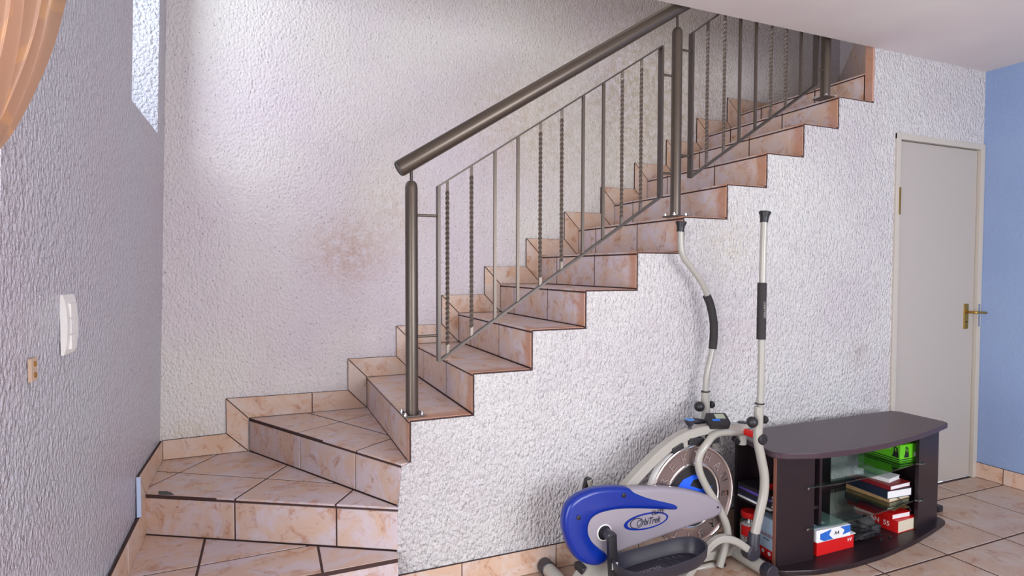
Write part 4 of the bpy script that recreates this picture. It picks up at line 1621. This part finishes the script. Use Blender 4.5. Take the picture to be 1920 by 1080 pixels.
# foam grips
tube('foam_grip', pl([(1427, 636), (1428, 580), (1429, 530)], YN), 0.0195, 'foam', nup, 18, 4)
tube('foam_grip', pl([(1336, 654), (1338, 632), (1338, 604), (1332, 572), (1325, 554)], YFR), 0.0195, 'foam', fup, 18, 4)
lettering('ORBITREK', 0.016, aty(1428, 580, YN) + Vector((-0.003, -0.0200, 0)), (0.02, 0, -1), (1, 0, 0.02), 'tube', nup, 0.3)
for uv, y, o in (((1433, 412), YN, nup), ((1276, 430), YFR, fup)):
    c = aty(*uv, y)
    lathe('end_plug', [(0.0170, -0.012), (0.0175, 0.004), (0.0195, 0.016), (0.0255, 0.030), (0.026, 0.034), (0.022, 0.037), (0, 0.037)], c, (0.10, 0, 1), 'black', o, 22, label='flared black end plug')
for (u, v, bu, bv, y, o) in ((1424, 756, 1411, 791, YN, nlo), (1323, 733, 1312, 762, YFR, flo)):
    c = aty(u, v, y)
    lathe('tube_ring', [(0.0205, 0), (0.0215, 0.001), (0.0215, 0.004), (0.0205, 0.005)], c - Vector((0, 0, 0.004)), (0, 0, 1), 'black', o, 20)
    b_ = aty(bu, bv, y - 0.01)
    ball('clamp_knob', (b_.x - 0.004, y - 0.012, b_.z), 0.0245, 'black', o)
    kx = aty(bu + 14, bv, y).x + 0.020
    lathe('clamp_nut', [(0.010, 0), (0.017, 0.004), (0.019, 0.014), (0.015, 0.022), (0, 0.023)], (kx - 0.006, y, b_.z), (1, 0, 0), 'black', o, 9)
# lower end of near arm, pivot cap on the axle
lathe('axle_cap', [(0.024, 0), (0.024, 0.008), (0.018, 0.014), (0, 0.015)], (axn.x + 0.003, YN - 0.015, axn.z), (0, -1, 0), 'black', nlo, 20)

je = aty(1414, 1003, YN)
jt = bm_new()
addlathe(jt, [(0.0225, 0.01), (0.025, 0.004), (0.026, -0.045), (0.028, -0.055)], je + Vector((0, 0, 0.0)), (0.10, 0, 1), 20)
addlathe(jt, [(0.034, 0), (0.037, 0.006), (0.037, 0.042), (0.030, 0.050), (0, 0.051)], (je.x - 0.016, YN + 0.026, je.z - 0.072), (0, -1, 0), 24)
link('arm_joint', jt, 'char', nlo, smooth=True)
jc = Vector((je.x - 0.016, YN - 0.0, je.z - 0.072))

# pedal bars
pr = pl([(1400, 1030), (1378, 1014), (1352, 1010), (1330, 1024), (1305, 1056), (1275, 1092), (1230, 1105), (1150, 1108)], YN + 0.0)
pr[0] = jc + Vector((0.0, 0, 0))
bm = bm_new()
addtube(bm, pr, 1.0, smooth_pts=5, sect=[(0.016, 0.010), (0.011, 0.0155), (-0.011, 0.0155), (-0.016, 0.010), (-0.016, -0.010), (-0.011, -0.0155), (0.011, -0.0155), (0.016, -0.010)], up=(0, 1, 0))
link('pedal_bar', bm, 'tube', ell, smooth=True)
pf = [(1.44, YFR, -0.56), (1.33, YFR, -0.50), (1.22, YFR, -0.52), (1.05, YFR, -0.545), (0.80, YFR, -0.45), (far.x, YFR - 0.03, far.z + 0.01)]
tube('pedal_bar', pf, 0.0150, 'tube', ell, 12, 5)
kb = aty(1347, 1061, YC - 0.02)
tube('base_strut', [kb + Vector((-0.20, 0.02, -0.01)), kb + Vector((-0.06, 0.0, 0.012)), kb], 0.014, 'tube', ell, 14, 3)
lathe('strut_knob', [(0.018, 0), (0.021, 0.006), (0.021, 0.026), (0.017, 0.032), (0, 0.033)], kb + Vector((0, 0, 0)), (0.55, -0.75, -0.15), 'black', ell, 18)


# foot pedals: deep moulded trays
def pedal(A, B, yc, wid, depth, label):
    A, B = Vector(A), Vector(B)
    d = (B - A)
    L_ = d.length
    d.normalize()
    upv = Vector((-d.z, 0, d.x))
    n = 40

    def rr(i, s):
        a = 2 * PI * i / n
        ca_, sa = math.cos(a), math.sin(a)
        p = 0.55
        x = math.copysign(abs(ca_) ** p, ca_) * (L_ / 2 - s)
        y = math.copysign(abs(sa) ** 0.8, sa) * (wid / 2 - s) * (1 - 0.10 * ca_)
        return x, y
    cen = (A + B) / 2
    bm = bm_new()
    rings = []
    for s, h in ((0.020, -depth), (0.004, -depth * 0.5), (0.0, 0.0), (0.004, 0.003), (0.008, 0.0), (0.012, -depth * 0.5), (0.026, -depth + 0.006)):
        rg = []
        for i in range(n):
            x, y = rr(i, s)
            lift = 0.012 * (x / (L_ / 2)) ** 2 if h > -0.01 else 0
            rg.append(bm.verts.new(cen + d * x + upv * (h + lift) + Vector((0, y + yc - cen.y, 0))))
        rings.append(rg)
    for k in range(len(rings) - 1):
        for i in range(n):
            bm.faces.new((rings[k][i], rings[k][(i + 1) % n], rings[k + 1][(i + 1) % n], rings[k + 1][i]))
    bm.faces.new(rings[0])
    bm.faces.new(rings[-1])
    p = link('foot_pedal', bm, 'char', ell, smooth=True, label=label)
    fz = -depth + 0.0065
    for k, xx in enumerate((0.025, 0.055, 0.085, 0.112)):
        w2 = wid * (0.30 - 0.03 * k)
        pts = []
        for j in range(9):
            t = -1 + j / 4
            pts.append(cen + d * (xx + 0.018 * (1 - t * t)) + upv * (fz + 0.001) + Vector((0, w2 * t + yc - cen.y, 0)))
        bm = bm_new()
        addtube(bm, pts, 0.0022, 6)
        link('grip_ridge', bm, 'char', p, smooth=True)
    lettering('ORBITREK', 0.030, cen + d * -0.055 + upv * (fz + 0.001) + Vector((0, yc - cen.y, 0)), d, (0, 1, 0), 'silver', p, 0.3, 0.8)
    return p


PYC = YN - 0.045
pa = aty(1156, 1066, PYC)
pb = aty(1318, 1018, PYC)
pedal((pa.x, PYC, pa.z), (pb.x, PYC, pb.z), PYC, 0.185, 0.055, 'near charcoal foot pedal tray')
pedal((0.80, YFR, -0.43), (1.12, YFR, -0.50), YFR, 0.12, 0.05, 'far charcoal foot pedal tray')

# console, tension knob, clamp
cc = aty(1340, 792, YC)
con = bm_new()
addbox(con, (-0.050, -0.035, -0.024), (0.046, 0.035, 0.018), 0.009)
Rc = Matrix.Rotation(-0.15, 3, 'Y') @ Matrix.Rotation(0.45, 3, 'X') @ Matrix.Rotation(-0.35, 3, 'Z')
for v in con.verts:
    v.co = Rc @ v.co + cc + Vector((0.0, -0.02, 0.014))
cono = link('console', con, 'black', ell, smooth=True)
for nm, x0, x1, y0, y1, mt in (('screen', -0.015, 0.030, -0.008, 0.022, 'lcd'), ('console_button', -0.036, 0.0, -0.024, -0.011, 'pblue'), ('console_button', 0.01, 0.03, -0.022, -0.014, 'char')):
    bm = bm_new()
    addbox(bm, (x0, y0, 0.0175), (x1, y1, 0.0195), 0.0008)
    for v in bm.verts:
        v.co = Rc @ v.co + cc + Vector((0.0, -0.02, 0.014))
    link(nm, bm, mt, cono)
kc = aty(1293, 808, YC)
kn = lathe('tension_knob', [(0.020, 0), (0.018, 0.006), (0.008, 0.009), (0.008, 0.022), (0.014, 0.028), (0.023, 0.040), (0.024, 0.050), (0.021, 0.051), (0.0, 0.051)], kc, (0, 0, 1), 'char', ell, 22)
lathe('knob_top', [(0.021, 0), (0.021, 0.003), (0.012, 0.004), (0.0, 0.003)], kc + Vector((0, 0, 0.0505)), (0, 0, 1), 'lblue', kn, 22, label='light blue knob top')
cl = aty(1312, 790, YC + 0.06)
tube('far_clamp', [cl + Vector((-0.035, 0, 0.006)), cl + Vector((0.045, -0.02, -0.008))], 0.014, 'char', ell, 12)
tube('far_axle_stub', [(hx - 0.075, YFR, axp.z + 0.02), (hx - 0.075, YC, axp.z + 0.02)], 0.013, 'tube', ell, 14)
st = aty(1400, 822, YC - 0.022)
lettering('!', 0.014, Vector((hx, YC - 0.06, axp.z + 0.0170)), (0, -1, 0), (1, 0, 0), 'paper', ell)
box('head_bracket', (hx - 0.055, YC - 0.012, hz_ - 0.045), (hx - 0.018, YC + 0.012, hz_ - 0.025), 'black', ell, 0.003, Matrix.Rotation(0.7, 3, 'Y'))

# ------------------------------------------------------------------ LEFT WALL FITTINGS
sw = thing('light_switch', 'white curved light switch plate on the left wall', 'light switch', (xl(0.45), -0.51, 0.46))
sx0 = xl(0.46) + 0.001
ys0, ys1 = -0.574, -0.482
z0s, z1s = 0.395, 0.545
bm = bm_new()
n = 12
for (ya, yb_, dep, grow) in ((ys0, ys1, 0.022, 0.0),):
    pts = []
    for i in range(n + 1):
        t = i / n
        zz_ = z0s + (z1s - z0s) * t
        pts.append((sx0 + 0.006 + 0.009 * math.sin(PI * t) ** 0.6, zz_))
    poly = [(sx0, z0s)] + pts + [(sx0, z1s)]
    prism(bm, [(a, ya, b) for a, b in poly], (0, yb_ - ya, 0))
link('cover_plate', bm, 'white', sw)
for zz_ in (0.505, 0.465, 0.425):
    bm = bm_new()
    addbox(bm, (sx0 + 0.010, ys0 + 0.026, zz_ - 0.018), (sx0 + 0.0165, ys1 - 0.022, zz_ + 0.018), 0.001)
    link('rocker', bm, 'white', sw)
for zz_ in (0.470, 0.432):
    bm = bm_new()
    prism(bm, [(sx0 + 0.0167, ys0 + 0.040, zz_), (sx0 + 0.0167, ys1 - 0.036, zz_), (sx0 + 0.0167, (ys0 + ys1) / 2, zz_ + 0.010)], (0.001, 0, 0))
    link('indicator', bm, 'paper', sw)
ws = thing('wall_terminal', 'small beige double terminal strip on the left wall below the light switch', 'wall socket', (xl(0.39), -0.775, 0.39))
wx = xl(0.39) + 0.0015
box('terminal_body', (wx, -0.795, 0.368), (wx + 0.007, -0.757, 0.418), 'socket', ws, 0.001)
for zz_ in (0.381, 0.405):
    lathe('terminal_screw', [(0.006, 0), (0.006, 0.003), (0, 0.004)], (wx + 0.0068, -0.775, zz_), (1, 0, 0), 'brass', ws, 10)

# ------------------------------------------------------------------ CURTAIN
cur = thing('curtain', 'tan damask curtain tied back at the top left corner', 'curtain', (-0.93, -1.4, 1.7))
edge_px = [(150, -95), (139, -45), (125, 0), (116, 35), (104, 78), (88, 122), (69, 165), (46, 212), (22, 252), (2, 278), (-25, 305)]
bm = bm_new()
XC = -0.895
edge = [atx(u, v, XC) for u, v in edge_px]
topz = 1.80
e_top = edge[0].copy()
edge = [Vector((XC, e_top.y + 0.16, topz))] + edge
ec = catmull(edge, 12)
nU = 170
rows_ = []
nE = len(ec)
for i, p in enumerate(ec):
    t = (ec[0].z - p.z) / (ec[0].z - ec[-1].z)
    width = 1.35 * (1 - t) ** 1.1 + 0.17
    row = []
    for j in range(nU + 1):
        s = j / nU
        y = p.y - s * width
        zz_ = p.z - s * 0.06 * t
        amp = 0.016 + 0.030 * (1 - t)
        ph = s * 9.0 * 2 * PI + 0.8
        fold = amp * (math.sin(ph + PI) + 0.35 * math.sin(2 * ph + 0.6 + 2 * t)) + 0.01 * math.sin(s * 31 + 5 * t)
        fold = min(0.5 * fold - 0.55 * amp - 0.005, 0.0)
        row.append(bm.verts.new((XC + fold * min(1.0, s / 0.05), y, zz_)))
    rows_.append(row)
for i in range(len(rows_) - 1):
    for j in range(nU):
        bm.faces.new((rows_[i][j], rows_[i][j + 1], rows_[i + 1][j + 1], rows_[i + 1][j]))
bmesh.ops.solidify(bm, geom=bm.faces[:], thickness=0.002)
link('drape', bm, 'curtain', cur, smooth=True)
# tie band and the tail below it
lp = rows_  # noqa
ey = ec[-1] - Vector((0, 0.14, 0.06))
tube('tie_back', [(XC - 0.06, ey.y - 0.02, ey.z + 0.01), (XC + 0.03, ey.y + 0.005, ey.z), (XC + 0.05, ey.y - 0.09, ey.z - 0.01), (XC + 0.02, ey.y - 0.19, ey.z)], 0.012, 'curtain', cur, 8, 4)
bm = bm_new()
tl_ = []
for i in range(16):
    t = i / 15
    wd = 0.16 + 0.10 * t
    row = []
    for j in range(31):
        s = j / 30
        row.append(bm.verts.new((XC - 0.02 + 0.022 * math.sin(2 * PI * s * 4 + 1), ey.y - 0.01 - s * wd - 0.05 * t, ey.z - 0.01 - t * 1.25)))
    tl_.append(row)
for i in range(15):
    for j in range(30):
        bm.faces.new((tl_[i][j], tl_[i][j + 1], tl_[i + 1][j + 1], tl_[i + 1][j]))
bmesh.ops.solidify(bm, geom=bm.faces[:], thickness=0.002)
link('curtain_tail', bm, 'curtain', cur, smooth=True)
rod = tube('curtain_rod', [(XC, -0.68, 1.815), (XC, -2.9, 1.815)], 0.012, 'iron_dark', cur, 12)
